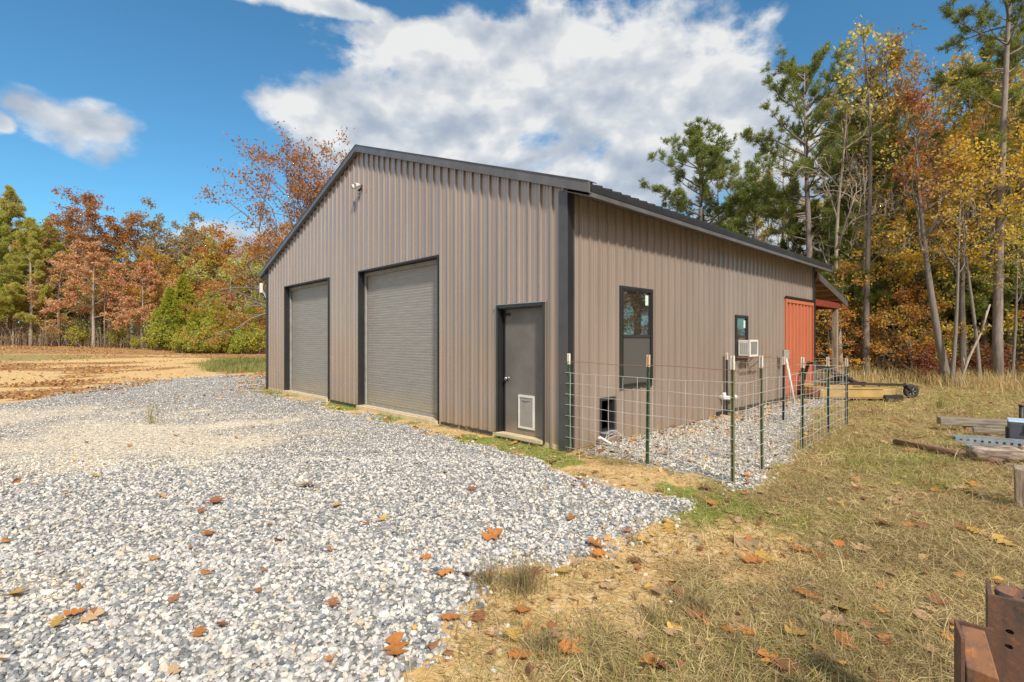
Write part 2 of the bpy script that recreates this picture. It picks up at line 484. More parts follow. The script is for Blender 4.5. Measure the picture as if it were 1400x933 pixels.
G1 = poly_px([(372, 514), (300, 514), (200, 522), (120, 533), (40, 549), (-60, 566), (-300, 600), (-700, 660), (-900, 800), (-700, 1500), (300, 1500), (470, 1050), (575, 940), (625, 880), (640, 835),
              (655, 795), (690, 768), (770, 778), (835, 762), (850, 738), (905, 712), (948, 690), (850, 667), (775, 648), (700, 624), (620, 598), (540, 574), (470, 556), (400, 540), (372, 533)])
PEN = poly_px([(784, 612), (850, 596), (985, 562), (1060, 548), (1112, 541), (1140, 548), (1110, 565), (1098, 600), (1062, 640), (1038, 672), (1008, 676), (985, 662), (890, 640), (790, 622)])
CLAY = poly_px([(-200, 506), (0, 501), (60, 494), (150, 492), (210, 487), (290, 484), (366, 482), (372, 488), (290, 490), (255, 498), (240, 508), (150, 522), (60, 540), (-40, 560), (-300, 600), (-600, 600)])
CLAY2 = poly_px([(-200, 481), (60, 482), (200, 489), (180, 492), (0, 486), (-200, 486)])
LITTER = poly_px([(-300, 472), (0, 469), (120, 472), (250, 479), (368, 485), (368, 482), (260, 484), (200, 488), (120, 492), (0, 501), (-300, 512)])
GREENF = poly_px([(268, 500), (300, 494), (372, 491), (372, 511), (300, 509)])
BARE = [(720, 790, .3), (655, 880, .3), (800, 760, .5), (835, 800, .35), (600, 900, .35), (700, 850, .35), (960, 740, .5), (870, 655, .55), (780, 640, .4), (660, 910, .3), (745, 800, .4), (1000, 720, .35)]
MOSS = [(965, 690, .45), (930, 672, .35), (770, 632, .3), (1000, 690, .3), (640, 600, .45), (540, 568, .5), (480, 556, .6), (700, 612, .35), (360, 536, .9), (740, 622, .3)]

def zones(x, y):
    x = np.asarray(x, float).ravel(); y = np.asarray(y, float).ravel()
    wob = (fbm(x * 1.1, y * 1.1, 4) - .5)
    wobf = (fbm(x * 4.3 + 40, y * 4.3, 3) - .5)
    r = np.hypot(x, y)
    amp = np.clip(r / 9, .38, 2.2)
    e = wob * .55 * amp + wobf * .3
    g = sst(-.12, .16, sdist(G1, x, y) + e)
    pen = sst(-.12, .22, sdist(PEN, x, y) + e * .8)
    gravel = np.maximum(g, pen)
    clay = np.maximum(sst(-.8, .8, sdist(CLAY, x, y) + wob * 3), .8 * sst(-.6, .8, sdist(CLAY2, x, y) + wob * 5))
    litter = sst(-.5, 1.2, sdist(LITTER, x, y) + wob * 3)
    # woods floor
    woods_r = sst(.2, 1.6, (x * .62 + y * .78) - 23.2 + wob * 2) * (x > 4)
    woods_l = sst(42, 48, r + wob * 4) * (x < 6)
    litter = np.maximum(litter, np.maximum(woods_r, woods_l))
    far_l = sst(-4, -8, x) * sst(13, 17, r) * sst(41, 36, r)
    clay = np.maximum(clay, far_l * (.75 + .25 * sst(.38, .5, fbm(x * .3 + 2, y * .17 + 8, 3))))
    patch = sst(.5, .6, fbm(x * .55 + 70, y * .28, 4))
    litter = np.maximum(litter * (.5 + .5 * sst(.36, .5, fbm(x * .4, y * .22 + 11, 4))), clay * patch * .95)
    litter = np.maximum(litter, gravel * .0)
    moss = np.zeros_like(x); bare = np.zeros_like(x)
    for px, py, rad in MOSS:
        a, b = at_ground(px, py); moss = np.maximum(moss, sst(1.5, .4, np.hypot(x - a, y - b) / rad + wobf * 1.6))
    for px, py, rad in BARE:
        a, b = at_ground(px, py); bare = np.maximum(bare, sst(1.7, .3, np.hypot(x - a, y - b) / rad + wob * 2 + wobf))
    # strip along the gable base: thin moss / dirt
    bx, by = x - BC.x, y - BC.y
    lx = bx * .724 + by * .690; ly = -bx * .690 + by * .724
    strip = sst(.62, .3, np.abs(lx + .25) + wobf * .5) * (ly > -.3) * (ly < BW_ + 1)
    moss = np.maximum(moss, strip * sst(.42, .62, fbm(x * 1.7 + 9, y * 1.7, 3)))
    gravel = gravel * (1 - .85 * strip * sst(.3, .5, fbm(x * 2.1, y * 2.1 + 5, 3)))
    bare = np.maximum(bare, strip)
    green = np.maximum(moss, .95 * sst(-.5, 1., sdist(GREENF, x, y) + wob * 2))
    # tan fines inside the gravel
    fx, fy = at_ground(215, 590)
    fines = sst(3.6, .6, np.hypot((x - fx) / 1.35, y - fy) + wob * 3)
    fx, fy = at_ground(-40, 585)
    fines = np.maximum(fines, .9 * sst(4.5, .6, np.hypot((x - fx), y - fy) + wob * 3))
    fx, fy = at_ground(20, 815)
    fines = np.maximum(fines, .9 * sst(.55, .1, np.hypot((x - fx) / 1.6, (y - fy) * 1.5) + wob * .8))
    fines = fines * (.45 + .55 * sst(.4, .6, fbm(x * .7 + 21, y * .7, 4)))
    return gravel, green, litter, clay, bare, fines, pen

def ground_h(x, y, gravel=None):
    shp = np.shape(x)
    x = np.asarray(x, float).ravel(); y = np.asarray(y, float).ravel()
    r = np.hypot(x, y)
    if gravel is not None: gravel = np.asarray(gravel).ravel()
    h = base_h(x, y) + (fbm(x * .8, y * .8, 3) - .5) * .05 * sst(0, 3, r) + (fbm(x * .15 + 5, y * .15, 3) - .5) * .5 * sst(25, 60, r)
    h = h + (fbm(x * 3.2, y * 3.2, 3) - .5) * .035
    bx, by = x - BC.x, y - BC.y
    lx = bx * .724 + by * .690; ly = -bx * .690 + by * .724
    ins = sst(-.9, .1, lx) * sst(-.9, .1, ly) * sst(.9, -.1, lx - 15) * sst(.9, -.1, ly - BW_)
    h = h * (1 - ins) - .03 * ins
    if gravel is not None: h = h + .03 * gravel * (1 - ins)
    return h.reshape(shp)

def axis(lo, hi, step, far, growth=1.22):
    a = list(np.arange(lo, hi + 1e-6, step))
    s = step; p = hi
    while p < far: s *= growth; p += s; a.append(p)
    s = step; p = lo
    while p > -far: s *= growth; p -= s; a.insert(0, p)
    return np.array(a)
gx = axis(-12, 11, .1, 900); gy = axis(1.6, 18, .1, 900)
X, Y = np.meshgrid(gx, gy)
zn = zones(X, Y)
Z = ground_h(X, Y, zn[0].reshape(X.shape))
nx, ny = len(gx), len(gy)
ii = np.arange(ny - 1)[:, None] * nx + np.arange(nx - 1)[None]
mb = MB(); mb.add(np.stack([X, Y, Z], -1).reshape(-1, 3), np.stack([ii, ii + 1, ii + nx + 1, ii + nx], -1).reshape(-1, 4))

m, nt, b = newmat('ground')
za = N(nt, 'ShaderNodeAttribute', attribute_name='zone_a'); zb = N(nt, 'ShaderNodeAttribute', attribute_name='zone_b')
sa = N(nt, 'ShaderNodeSeparateColor'); nt.links.new(za.outputs[0], sa.inputs[0])
sb = N(nt, 'ShaderNodeSeparateColor'); nt.links.new(zb.outputs[0], sb.inputs[0])
oc = objco(nt)
nf = noise(nt, oc, 9, 8, .65); nm = noise(nt, oc, 1.7, 5, .6); nb = noise(nt, oc, .35, 4); nff = noise(nt, oc, 42, 4, .7)
def edge(mask, amt=.6, lo=.35, hi=.65):
    q = math_(nt, 'ADD', mask, math_(nt, 'MULTIPLY', math_(nt, 'SUBTRACT', math_(nt, 'ADD', math_(nt, 'MULTIPLY', nf, .5), math_(nt, 'MULTIPLY', nm, .5)), .5), amt * 2))
    r_ = N(nt, 'ShaderNodeMapRange', interpolation_type='SMOOTHSTEP', inp={'From Min': lo, 'From Max': hi}); nt.links.new(q, r_.inputs[0]); return r_.outputs[0]
straw = ramp(nt, nf, [(.25, (.16, .105, .05)), (.5, (.32, .22, .1)), (.75, (.48, .35, .17))])  # soil tone darkened, painting in the shade between grass blades
straw = mixc(nt, ramp(nt, nm, [(.44, (0, 0, 0)), (.6, (.7, .7, .7))]), straw, (.3, .29, .08))
clayc = ramp(nt, nf, [(.25, (.5, .3, .11)), (.5, (.62, .42, .19)), (.72, (.72, .57, .37))])
lv = N(nt, 'ShaderNodeTexVoronoi', inp={'Scale': 11., 'Randomness': 1.}); nt.links.new(oc, lv.inputs['Vector'])
lvs = N(nt, 'ShaderNodeSeparateColor'); nt.links.new(lv.outputs['Color'], lvs.inputs[0])
litc = ramp(nt, lvs.outputs[0], [(.1, (.16, .08, .035)), (.4, (.33, .17, .065)), (.7, (.45, .25, .1)), (.95, (.58, .38, .17))])
litc = mixc(nt, math_(nt, 'MULTIPLY', nm, .5), litc, (.36, .2, .085))
grn = ramp(nt, nf, [(.3, (.13, .15, .03)), (.6, (.26, .3, .06)), (.8, (.36, .36, .1))])
gv = N(nt, 'ShaderNodeTexVoronoi', inp={'Scale': 30., 'Randomness': 1.}); nt.links.new(stretch(nt, oc, (1, 1, 1)), gv.inputs['Vector'])
gvs = N(nt, 'ShaderNodeSeparateColor'); nt.links.new(gv.outputs['Color'], gvs.inputs[0])
gcol = ramp(nt, gvs.outputs[0], [(.05, (.17, .17, .175)), (.35, (.27, .265, .26)), (.65, (.38, .37, .35)), (.95, (.52, .5, .46))])
gcol = mixc(nt, ramp(nt, gv.outputs['Distance'], [(.35, (0, 0, 0)), (.75, (.6, .6, .6))]), gcol, (.17, .16, .15))  # cell edges darkened: painted shade in the gaps between stones
fcol = ramp(nt, gvs.outputs[1], [(.1, (.4, .34, .26)), (.5, (.62, .53, .4)), (.95, (.76, .7, .6))])
gcol = mixc(nt, edge(sb.outputs[2], .35, .2, .9), gcol, fcol)
c = mixc(nt, edge(sb.outputs[1]), straw, clayc)
c = mixc(nt, edge(sb.outputs[0]), c, clayc)
c = mixc(nt, edge(sa.outputs[2]), c, litc)
c = mixc(nt, edge(sa.outputs[1]), c, grn)
gm = edge(sa.outputs[0], .4, .4, .6)
c = mixc(nt, gm, c, gcol)
nt.links.new(c, b.inputs['Base Color']); b.inputs['Roughness'].default_value = .95; b.inputs['Specular IOR Level'].default_value = .2
hgt = math_(nt, 'ADD', math_(nt, 'MULTIPLY', nff, .6), math_(nt, 'SUBTRACT', nf, math_(nt, 'MULTIPLY', gv.outputs['Distance'], math_(nt, 'MULTIPLY', gm, .8))))
bump(nt, b, hgt, .8, .03)
M['ground'] = m
go = mb.build('ground', m, None, True); tag(go, 'open ground of gravel, clay, dry grass and leaf litter around the barn', None, None, 'structure')
a1 = go.data.attributes.new('zone_a', 'FLOAT_COLOR', 'POINT'); a1.data.foreach_set('color', np.stack([zn[0], zn[1], zn[2], np.ones_like(zn[0])], -1).astype(np.float32).ravel())
a2 = go.data.attributes.new('zone_b', 'FLOAT_COLOR', 'POINT'); a2.data.foreach_set('color', np.stack([zn[3], zn[4], zn[5], np.ones_like(zn[0])], -1).astype(np.float32).ravel())

def barn_local(x, y):
    bx, by = x - BC.x, y - BC.y
    return bx * .724 + by * .690, -bx * .690 + by * .724
def in_barn(x, y, m=.03):
    lx, ly = barn_local(x, y)
    return (lx > -m) & (ly > -m) & (lx < BL + m) & (ly < BW_ + m)

# view-wedge sampler with a margin for side steps
def wedge(n, r0, r1, a0=-1.18, a1=1.18):
    """points with density falling as 1/r between ground depths r0..r1"""
    y = rng.uniform(r0, r1, n); t = rng.uniform(a0, a1, n)
    return t * y + rng.uniform(-.6, .6, n), y

# ------------------------------------------------------------------ gravel stones
def ico():
    p = (1 + 5 ** .5) / 2
    v = np.array([(-1, p, 0), (1, p, 0), (-1, -p, 0), (1, -p, 0), (0, -1, p), (0, 1, p), (0, -1, -p), (0, 1, -p), (p, 0, -1), (p, 0, 1), (-p, 0, -1), (-p, 0, 1)], float)
    v /= np.linalg.norm(v[0])
    f = np.array([(0, 11, 5), (0, 5, 1), (0, 1, 7), (0, 7, 10), (0, 10, 11), (1, 5, 9), (5, 11, 4), (11, 10, 2), (10, 7, 6), (7, 1, 8), (3, 9, 4), (3, 4, 2), (3, 2, 6), (3, 6, 8), (3, 8, 9), (4, 9, 5), (2, 4, 11), (6, 2, 10), (8, 6, 7), (9, 8, 1)])
    return v, f
IV, IF = ico()
OV = np.array([(1, 0, 0), (-1, 0, 0), (0, 1, 0), (0, -1, 0), (0, 0, 1), (0, 0, -1)], float)
OF = np.array([(0, 2, 4), (2, 1, 4), (1, 3, 4), (3, 0, 4), (2, 0, 5), (1, 2, 5), (3, 1, 5), (0, 3, 5)])
def rot_rand(n, flat=.45):
    th = rng.uniform(0, 2 * math.pi, n); tx = rng.normal(0, flat, n); ty = rng.normal(0, flat, n)
    c, s = np.cos(th), np.sin(th); o = np.zeros(n); l = np.ones(n)
    Rz = np.stack([np.stack([c, -s, o], -1), np.stack([s, c, o], -1), np.stack([o, o, l], -1)], 1)
    c, s = np.cos(tx), np.sin(tx); Rx = np.stack([np.stack([l, o, o], -1), np.stack([o, c, -s], -1), np.stack([o, s, c], -1)], 1)
    c, s = np.cos(ty), np.sin(ty); Ry = np.stack([np.stack([c, o, s], -1), np.stack([o, l, o], -1), np.stack([-s, o, c], -1)], 1)
    return Rz @ Rx @ Ry
def stones(mb, x, y, z, size, V, Fc, tan):
    n = len(x)
    v = V[None] * (1 + rng.uniform(-.3, .3, (n, len(V), 1)))
    sc = np.stack([size * rng.uniform(.85, 1.35, n), size * rng.uniform(.65, 1., n), size * rng.uniform(.4, .75, n)], -1)
    v = np.einsum('nij,nkj->nki', rot_rand(n), v * sc[:, None])
    v += np.stack([x, y, z + size * rng.uniform(.05, .45, n)], -1)[:, None]
    pal = np.array([(.5, .48, .465), (.37, .355, .345), (.25, .26, .272), (.17, .183, .2), (.56, .535, .49), (.5, .43, .35), (.62, .59, .54), (.12, .132, .15), (.4, .388, .37)])
    pw = np.array([.2, .18, .14, .1, .13, .08, .06, .03, .08]); pw /= pw.sum()
    c = pal[rng.choice(len(pal), n, p=pw)] * rng.uniform(.98, 1.24, (n, 1))
    tp = np.array([(.66, .57, .44), (.72, .65, .53), (.58, .49, .36), (.66, .62, .56)])
    tm = rng.random(n) < tan
    c[tm] = tp[rng.integers(0, 4, tm.sum())] * rng.uniform(.85, 1.1, (tm.sum(), 1))
    c4 = np.concatenate([c, np.ones((n, 1))], 1)
    f = (np.arange(n)[:, None, None] * len(V) + Fc[None]).reshape(-1, 3)
    mb.add(v.reshape(-1, 3), None, f, np.repeat(c4, len(V), 0))
gmb = MB()
for (n, r0, r1, s0, s1, V_, F_) in ((34000, 1.7, 3.6, .007, .0215, IV, IF), (52000, 3.4, 6.5, .008, .021, IV, IF), (74000, 6.3, 10.5, .009, .02, OV, OF), (62000, 10.3, 17, .012, .022, OV, OF), (40000, 16.8, 24, .016, .03, OV, OF)):
    x, y = wedge(n, r0, r1)
    z_ = zones(x, y)
    p = z_[0] * (1 - .62 * z_[5])
    k = (rng.random(n) < p * 1.15) & ~in_barn(x, y)
    x, y = x[k], y[k]
    size = s0 + (s1 - s0) * rng.random(len(x)) ** 1.6
    big = rng.random(len(x)) < .03; size[big] *= 1.45
    small = (rng.random(len(x)) < z_[5][k]); size[small] *= .7
    penk = z_[6][k]
    tan = np.clip(z_[5][k] * .85 + .06 + penk * .4, 0, 1)
    stones(gmb, x, y, ground_h(x, y, z_[0][k]), size, V_, F_, tan)
# strays past the gravel's edge
x, y = wedge(9000, 1.8, 9); z_ = zones(x, y); sd = sdist(G1, x, y)
k = (rng.random(9000) < np.exp(np.minimum(sd, 0) / .2) * .4) & (sd < 0) & ~in_barn(x, y)
stones(gmb, x[k], y[k], ground_h(x[k], y[k], z_[0][k]), .009 + .016 * rng.random(k.sum()) ** 1.5, IV, IF, np.full(k.sum(), .3))
M['stone'] = mat_tint('stone', .85, .25, 55)
tag(gmb.build('gravel', M['stone']), 'grey and blue crushed stone gravel covering the drive and the pen floor', None, None, 'stuff')

# ------------------------------------------------------------------ dry grass
def blades(mb, x, y, z, L, W, lean, cols, curl=.5):
    n = len(x)
    az = rng.uniform(0, 2 * math.pi, n)
    d = np.stack([np.cos(az) * np.sin(lean), np.sin(az) * np.sin(lean), np.cos(lean)], -1)
    bend = np.stack([np.cos(az), np.sin(az), np.zeros(n)], -1)
    s = np.stack([-np.sin(az), np.cos(az), np.zeros(n)], -1)
    tw = rng.uniform(-.8, .8, n)[:, None]
    s = s * np.cos(tw) + np.stack([np.zeros(n), np.zeros(n), np.ones(n)], -1) * np.sin(tw)
    p0 = np.stack([x, y, z], -1)
    p1 = p0 + d * (L * .55)[:, None]
    p2 = p0 + d * L[:, None] + bend * (L * curl * rng.uniform(0, 1, n))[:, None]
    p2[:, 2] -= L * curl * .35 * rng.uniform(0, 1, n)
    p1[:, 2] = np.maximum(p1[:, 2], z + .006); p2[:, 2] = np.maximum(p2[:, 2], z + .004)
    w_ = (W / 2)[:, None]
    v = np.stack([p0 - s * w_, p0 + s * w_, p1 + s * w_ * .8, p1 - s * w_ * .8, p2], 1)
    i = np.arange(n)[:, None] * 5
    c = np.concatenate([cols, np.ones((n, 1))], 1)
    mb.add(v.reshape(-1, 3), i + np.array([0, 1, 2, 3]), i + np.array([3, 2, 4]), np.repeat(c, 5, 0))
STRAW = np.array([(.6, .47, .23), (.52, .39, .18), (.68, .56, .31), (.44, .32, .15), (.56, .43, .22), (.35, .25, .12)])
GREEN = np.array([(.27, .29, .07), (.35, .36, .09), (.22, .26, .055), (.42, .4, .13)])
def grass_cols(x, y, n, gfac):
    pat = fbm(x * .9 + 3, y * .9, 4)
    c = STRAW[rng.integers(0, len(STRAW), n)] * rng.uniform(.7, 1.2, (n, 1)) * (1 - .22 * sst(.5, .62, fbm(x * 1.6 + 60, y * 1.6, 3)))[:, None]
    gfac = gfac * np.clip((np.hypot(x, y) - 1.2) / 4, .25, 1)
    g = rng.random(n) < np.clip((pat - .48) * 3.2, 0.04, .6) * gfac
    c[g] = GREEN[rng.integers(0, 4, g.sum())] * rng.uniform(.8, 1.2, (g.sum(), 1))
    return c
grm = MB()
for (n, r0, r1, L0, L1, w0, w1) in ((95000, 1.7, 3.6, .03, .15, .002, .0042), (100000, 3.4, 6.5, .04, .18, .0028, .0055), (60000, 6.3, 11, .08, .26, .004, .008), (36000, 10.5, 21, .12, .34, .007, .013)):
    x, y = wedge(n, r0, r1, -.25, 1.25)
    z_ = zones(x, y)
    p = (1 - z_[0]) * (1 - .75 * z_[4]) * (1 - z_[3]) * (1 - .9 * z_[2]) * np.clip(.25 + 1.6 * fbm(x * 1.3 + 30, y * 1.3, 4) ** 1.5, 0, 1)
    p = p * np.where(z_[1] > .5, .6, 1)
    k = (rng.random(n) < p) & ~in_barn(x, y, .05)
    x, y = x[k], y[k]; nk = k.sum()
    L = L0 + (L1 - L0) * rng.random(nk) ** 1.8
    lean = np.clip(rng.normal(1.2, .33, nk), .05, 1.53)
    blades(grm, x, y, ground_h(x, y), L, rng.uniform(w0, w1, nk), lean, grass_cols(x, y, nk, 1.))
# short green moss and grass blades
x, y = wedge(60000, 2.2, 14, -.75, .7)
z_ = zones(x, y); k = (rng.random(60000) < z_[1] * (1 - z_[0] * .8)) & ~in_barn(x, y, .02)
x, y = x[k], y[k]; nk = k.sum()
blades(grm, x, y, ground_h(x, y), rng.uniform(.015, .05, nk), rng.uniform(.003, .007, nk), rng.uniform(.1, 1.1, nk), np.array([(.25, .33, .05), (.33, .38, .08), (.2, .27, .04)])[rng.integers(0, 3, nk)])
# tall straw along the edge of the woods
n = 16000
t = rng.uniform(.5, 1.3, n); s_ = rng.normal(0, 1., n)
y = (23.4 + s_ * 1.1) / (.62 * t + .78); x = t * y
k = fbm(x * .8, y * .8, 3) > .4
x, y, nk = x[k], y[k], k.sum()
blades(grm, x, y, ground_h(x, y), rng.uniform(.25, .75, nk), rng.uniform(.006, .014, nk), np.abs(rng.normal(.25, .2, nk)), STRAW[rng.integers(0, 5, nk)] * rng.uniform(.95, 1.25, (nk, 1)), .25)
# green strip left of the barn
n = 9000; px_ = rng.uniform(262, 376, n); py_ = rng.uniform(493, 511, n)
pp = np.array([at_ground(a, b_) for a, b_ in zip(px_, py_)]); zk = zones(pp[:, 0], pp[:, 1]); k = rng.random(n) < zk[1]
nk = k.sum(); x, y = pp[k, 0], pp[k, 1]
blades(grm, x, y, ground_h(x, y), rng.uniform(.15, .5, nk), rng.uniform(.012, .025, nk), np.abs(rng.normal(.3, .2, nk)), np.array([(.24, .27, .08), (.3, .3, .1), (.42, .36, .16), (.2, .24, .07)])[rng.integers(0, 4, nk)], .25)
M['grass'] = mat_tint('grass_blade', .85, 0, 30, .2, .25)
tag(grm.build('grass', M['grass']), 'dry straw-coloured grass mixed with low green growth', None, None, 'stuff')

# ------------------------------------------------------------------ loose leaf litter (too many to count)
def cards(mb, p, size, cols=None, up=.0, aspect=.6, curl=0):
    n = len(p)
    a = rng.normal(size=(n, 3)); a[:, 2] *= (1 - up); a /= np.linalg.norm(a, axis=1, keepdims=True) + 1e-9
    q = rng.normal(size=(n, 3)); q[:, 2] *= (1 - up)
    b_ = np.cross(a, q); b_ = np.cross(b_, a) if up else b_
    b_ /= np.linalg.norm(b_, axis=1, keepdims=True) + 1e-9
    s = size[:, None] / 2
    v = np.stack([p - a * s, p + b_ * s * aspect, p + a * s, p - b_ * s * aspect], 1)
    if curl:
        nn = np.cross(a, b_); nn *= np.sign(nn[:, 2:3] + 1e-9); v[:, 0] += nn * s * curl; v[:, 2] += nn * s * curl * .6
    i = np.arange(n)[:, None] * 4
    c = None if cols is None else np.repeat(np.concatenate([cols, np.ones((n, 1))], 1), 4, 0)
    mb.add(v.reshape(-1, 3), i + np.arange(4), None, c)
LEAFC = np.array([(.42, .2, .07), (.5, .27, .1), (.55, .36, .18), (.33, .14, .06), (.6, .36, .1), (.28, .14, .07)])
ll = MB()
x, y = wedge(30000, 2., 24); z_ = zones(x, y); lx, ly = barn_local(x, y)
wallside = np.exp(-np.abs(ly + .2) / .35) * (ly < 0) * (lx > 0) * (lx < 9)
p = .075 * (1 - z_[0]) + .012 + .5 * z_[2] + .9 * wallside + .09 * z_[6] + .03 * z_[4]
k = (rng.random(30000) < p) & ~in_barn(x, y, .03)
x, y = x[k], y[k]; nk = k.sum()
cards(ll, np.stack([x, y, ground_h(x, y, z_[0][k]) + .022], -1), rng.uniform(.025, .085, nk) * (1 + y / 25), LEAFC[rng.integers(0, 6, nk)] * rng.uniform(.8, 1.2, (nk, 1)), .75, .65, .35)
# left field and woods floor
n = 34000; r_ = rng.uniform(18, 62, n); t = rng.uniform(-1.25, -.3, n); y = r_ / np.sqrt(1 + t * t); x = t * y
z_ = zones(x, y); k = rng.random(n) < .75 * z_[2] + .03 * (1 - z_[0]); x, y = x[k], y[k]; nk = k.sum()
cards(ll, np.stack([x, y, ground_h(x, y) + .04], -1), rng.uniform(.05, .14, nk), LEAFC[rng.integers(0, 6, nk)] * rng.uniform(.8, 1.15, (nk, 1)), .7, .65, .3)
n = 16000; r_ = rng.uniform(18, 48, n); t = rng.uniform(.5, 1.35, n); y = r_ / np.sqrt(1 + t * t); x = t * y
z_ = zones(x, y); k = rng.random(n) < .75 * z_[2]; x, y = x[k], y[k]; nk = k.sum()
cards(ll, np.stack([x, y, ground_h(x, y) + .04], -1), rng.uniform(.08, .2, nk), LEAFC[rng.integers(0, 6, nk)] * rng.uniform(.8, 1.15, (nk, 1)), .7, .65, .3)
# straw chaff and bits of bark on the bare soil near the camera
x, y = wedge(14000, 1.8, 6, -.3, 1.1); z_ = zones(x, y); k = rng.random(14000) < .7 * (1 - z_[0]); x, y = x[k], y[k]; nk = k.sum()
cards(ll, np.stack([x, y, ground_h(x, y) + .006], -1), rng.uniform(.015, .05, nk), np.array([(.4, .28, .15), (.55, .42, .25), (.26, .16, .09), (.5, .33, .15)])[rng.integers(0, 4, nk)], .8, .3, .2)
M['litter'] = mat_tint('leaf_litter', .8, 0, 40, .25, .15)
tag(ll.build('leaf_litter', M['litter']), 'scatter of small dry brown and orange leaf scraps over the ground', None, None, 'stuff')

# ------------------------------------------------------------------ the barn
RIDGE, SLOPE, YMID = 5.95, .349, BW_ / 2
EAVE_O, RAKE_O = .45, .06
def roof_z(y): return RIDGE - SLOPE * abs(y - YMID)
barn = empty('metal_barn', BC, BROT)
tag(barn, 'brown ribbed metal barn with two roll-up doors and a black roof', 'barn')

def rib_profile(length, period=.2286):
    """(position, offset) of an agricultural panel: one tall rib and two low ones per period"""
    pts = []
    k = 0; s = .045
    while s + k * period < length + period:
        b0 = s + k * period
        for dx, h in ((-.023, 0), (-.014, .032), (.014, .032), (.023, 0), (.072, 0), (.08, .005), (.088, .005), (.096, 0), (.132, 0), (.14, .005), (.148, .005), (.156, 0)):
            pts.append((b0 + dx, h))
        k += 1
    pts = [(0, 0)] + [p for p in pts if .002 < p[0] < length - .002] + [(length, 0)]
    return pts
def ribbed_wall(length, top, holes, place):
    """sheet with real ribs; holes = (a0, a1, z0, z1); place(a, off, z) -> local point"""
    pr = rib_profile(length)
    xs = [p[0] for p in pr]; hs = [p[1] for p in pr]
    extra = [e for h in holes for e in h[:2]] + [length / 2]
    allx = sorted(set(xs + extra))
    mb = MB()
    for a0, a1 in zip(allx[:-1], allx[1:]):
        if a1 - a0 < 1e-5: continue
        mid = (a0 + a1) / 2
        o0, o1 = np.interp(a0, xs, hs), np.interp(a1, xs, hs)
        spans = [(-.02, None)]
        for h in sorted(holes, key=lambda q: q[2]):
            if h[0] < mid < h[1]:
                new = []
                for s0, s1 in spans:
                    if s1 is None:
                        if h[2] > s0 + .01: new.append((s0, h[2]))
                        new.append((h[3], None))
                    else: new.append((s0, s1))
                spans = new
        for s0, s1 in spans:
            t0, t1 = (top(a0), top(a1)) if s1 is None else (s1, s1)
            mb.add([place(a0, o0, s0), place(a1, o1, s0), place(a1, o1, t1), place(a0, o0, t0)], [(0, 1, 2, 3)])
    # screw heads on the girt lines
    for zr in (.16, .85, 1.6, 2.35, 3.1, 3.5, 4.2, 4.9):
        a = .045 + .05
        while a < length - .05:
            if zr < top(a) - .1 and not any(h[0] - .05 < a < h[1] + .05 and h[2] - .05 < zr < h[3] + .05 for h in holes):
                c = [place(a + dx, o, zr + dz) for dx, dz, o in ((-.009, -.009, .002), (.009, -.009, .002), (.009, .009, .002), (-.009, .009, .002), (0, 0, .012))]
                mb.add(c, None, [(0, 1, 4), (1, 2, 4), (2, 3, 4), (3, 0, 4)])
            a += .2286
    return mb
D1 = (7.82, 10.80, 0.06, 3.09); D2 = (3.085, 6.17, 0.06, 3.09); ED = (.42, 1.44, .06, 2.075)
WT = lambda y: roof_z(y) - .10
ribbed_wall(BW_, WT, [D1, D2, ED], lambda a, o, z: (-o, a, z)).build('gable_wall', M['siding'], barn)
WA = (1.30, 2.20, .80, 2.38); WB = (5.62, 6.24, 1.13, 2.06); PD = (.75, 1.09, .15, .64); CO = (8.68, 11.02, -.05, 2.66)
ribbed_wall(BL, lambda x: roof_z(0) - .1, [WA, WB, PD, CO], lambda a, o, z: (a, -o, z)).build('side_wall', M['siding'], barn)
ribbed_wall(BL, lambda x: roof_z(0) - .1, [], lambda a, o, z: (a, BW_ + o, z)).build('side_wall', M['siding'], barn)
ribbed_wall(BW_, WT, [], lambda a, o, z: (BL + o, a, z)).build('gable_wall', M['siding'], barn)
f = MB(); f.box((-.012, .012, -.12), (BL - .02, BW_ - .02, .04)); f.build('slab', M['concrete'], barn)
for q_ in (D1, D2):
    f = MB(); f.box((-.09, q_[0] - .02, -.1), (.16, q_[1] + .02, .052)); f.build('door_sill', M['concrete'], barn)
# roof: two ribbed sheets with real thickness
def roof_sheet(sgn):
    mb = MB(); th = .035
    y_e = YMID - sgn * (YMID + EAVE_O)
    xs = []; x = -RAKE_O
    pr = rib_profile(BL + 2 * RAKE_O)
    for (a, h) in pr: xs.append((a - RAKE_O, h))
    v = []; f4 = []
    for i, (x, h) in enumerate(xs):
        v += [(x, y_e, roof_z(y_e) + h * 1.1), (x, YMID, RIDGE + h * 1.1), (x, y_e, roof_z(y_e) - th), (x, YMID, RIDGE - th)]
    for i in range(len(xs) - 1):
        a = i * 4; c = a + 4
        f4 += [(a, c, c + 1, a + 1), (a + 2, a + 3, c + 3, c + 2), (a, a + 2, c + 2, c)]
    mb.add(v, f4)
    return mb
for s in (1, -1): roof_sheet(s).build('roof', M['roof'], barn)
# ridge cap
rc = MB()
for s in (1, -1):
    yy = YMID - s * .2
    v = [(-.1, YMID, RIDGE + .045), (BL + .1, YMID, RIDGE + .045), (BL + .1, yy, RIDGE + .045 - .2 * SLOPE), (-.1, yy, RIDGE + .045 - .2 * SLOPE)]
    rc.add(v + [(a, b_, c - .012) for a, b_, c in v], [(0, 1, 2, 3), (7, 6, 5, 4), (3, 2, 6, 7), (0, 3, 7, 4)])
rc.box((-.1, YMID - .06, RIDGE - .03), (-.085, YMID + .06, RIDGE + .04))
rc.build('ridge_cap', M['roof'], barn)
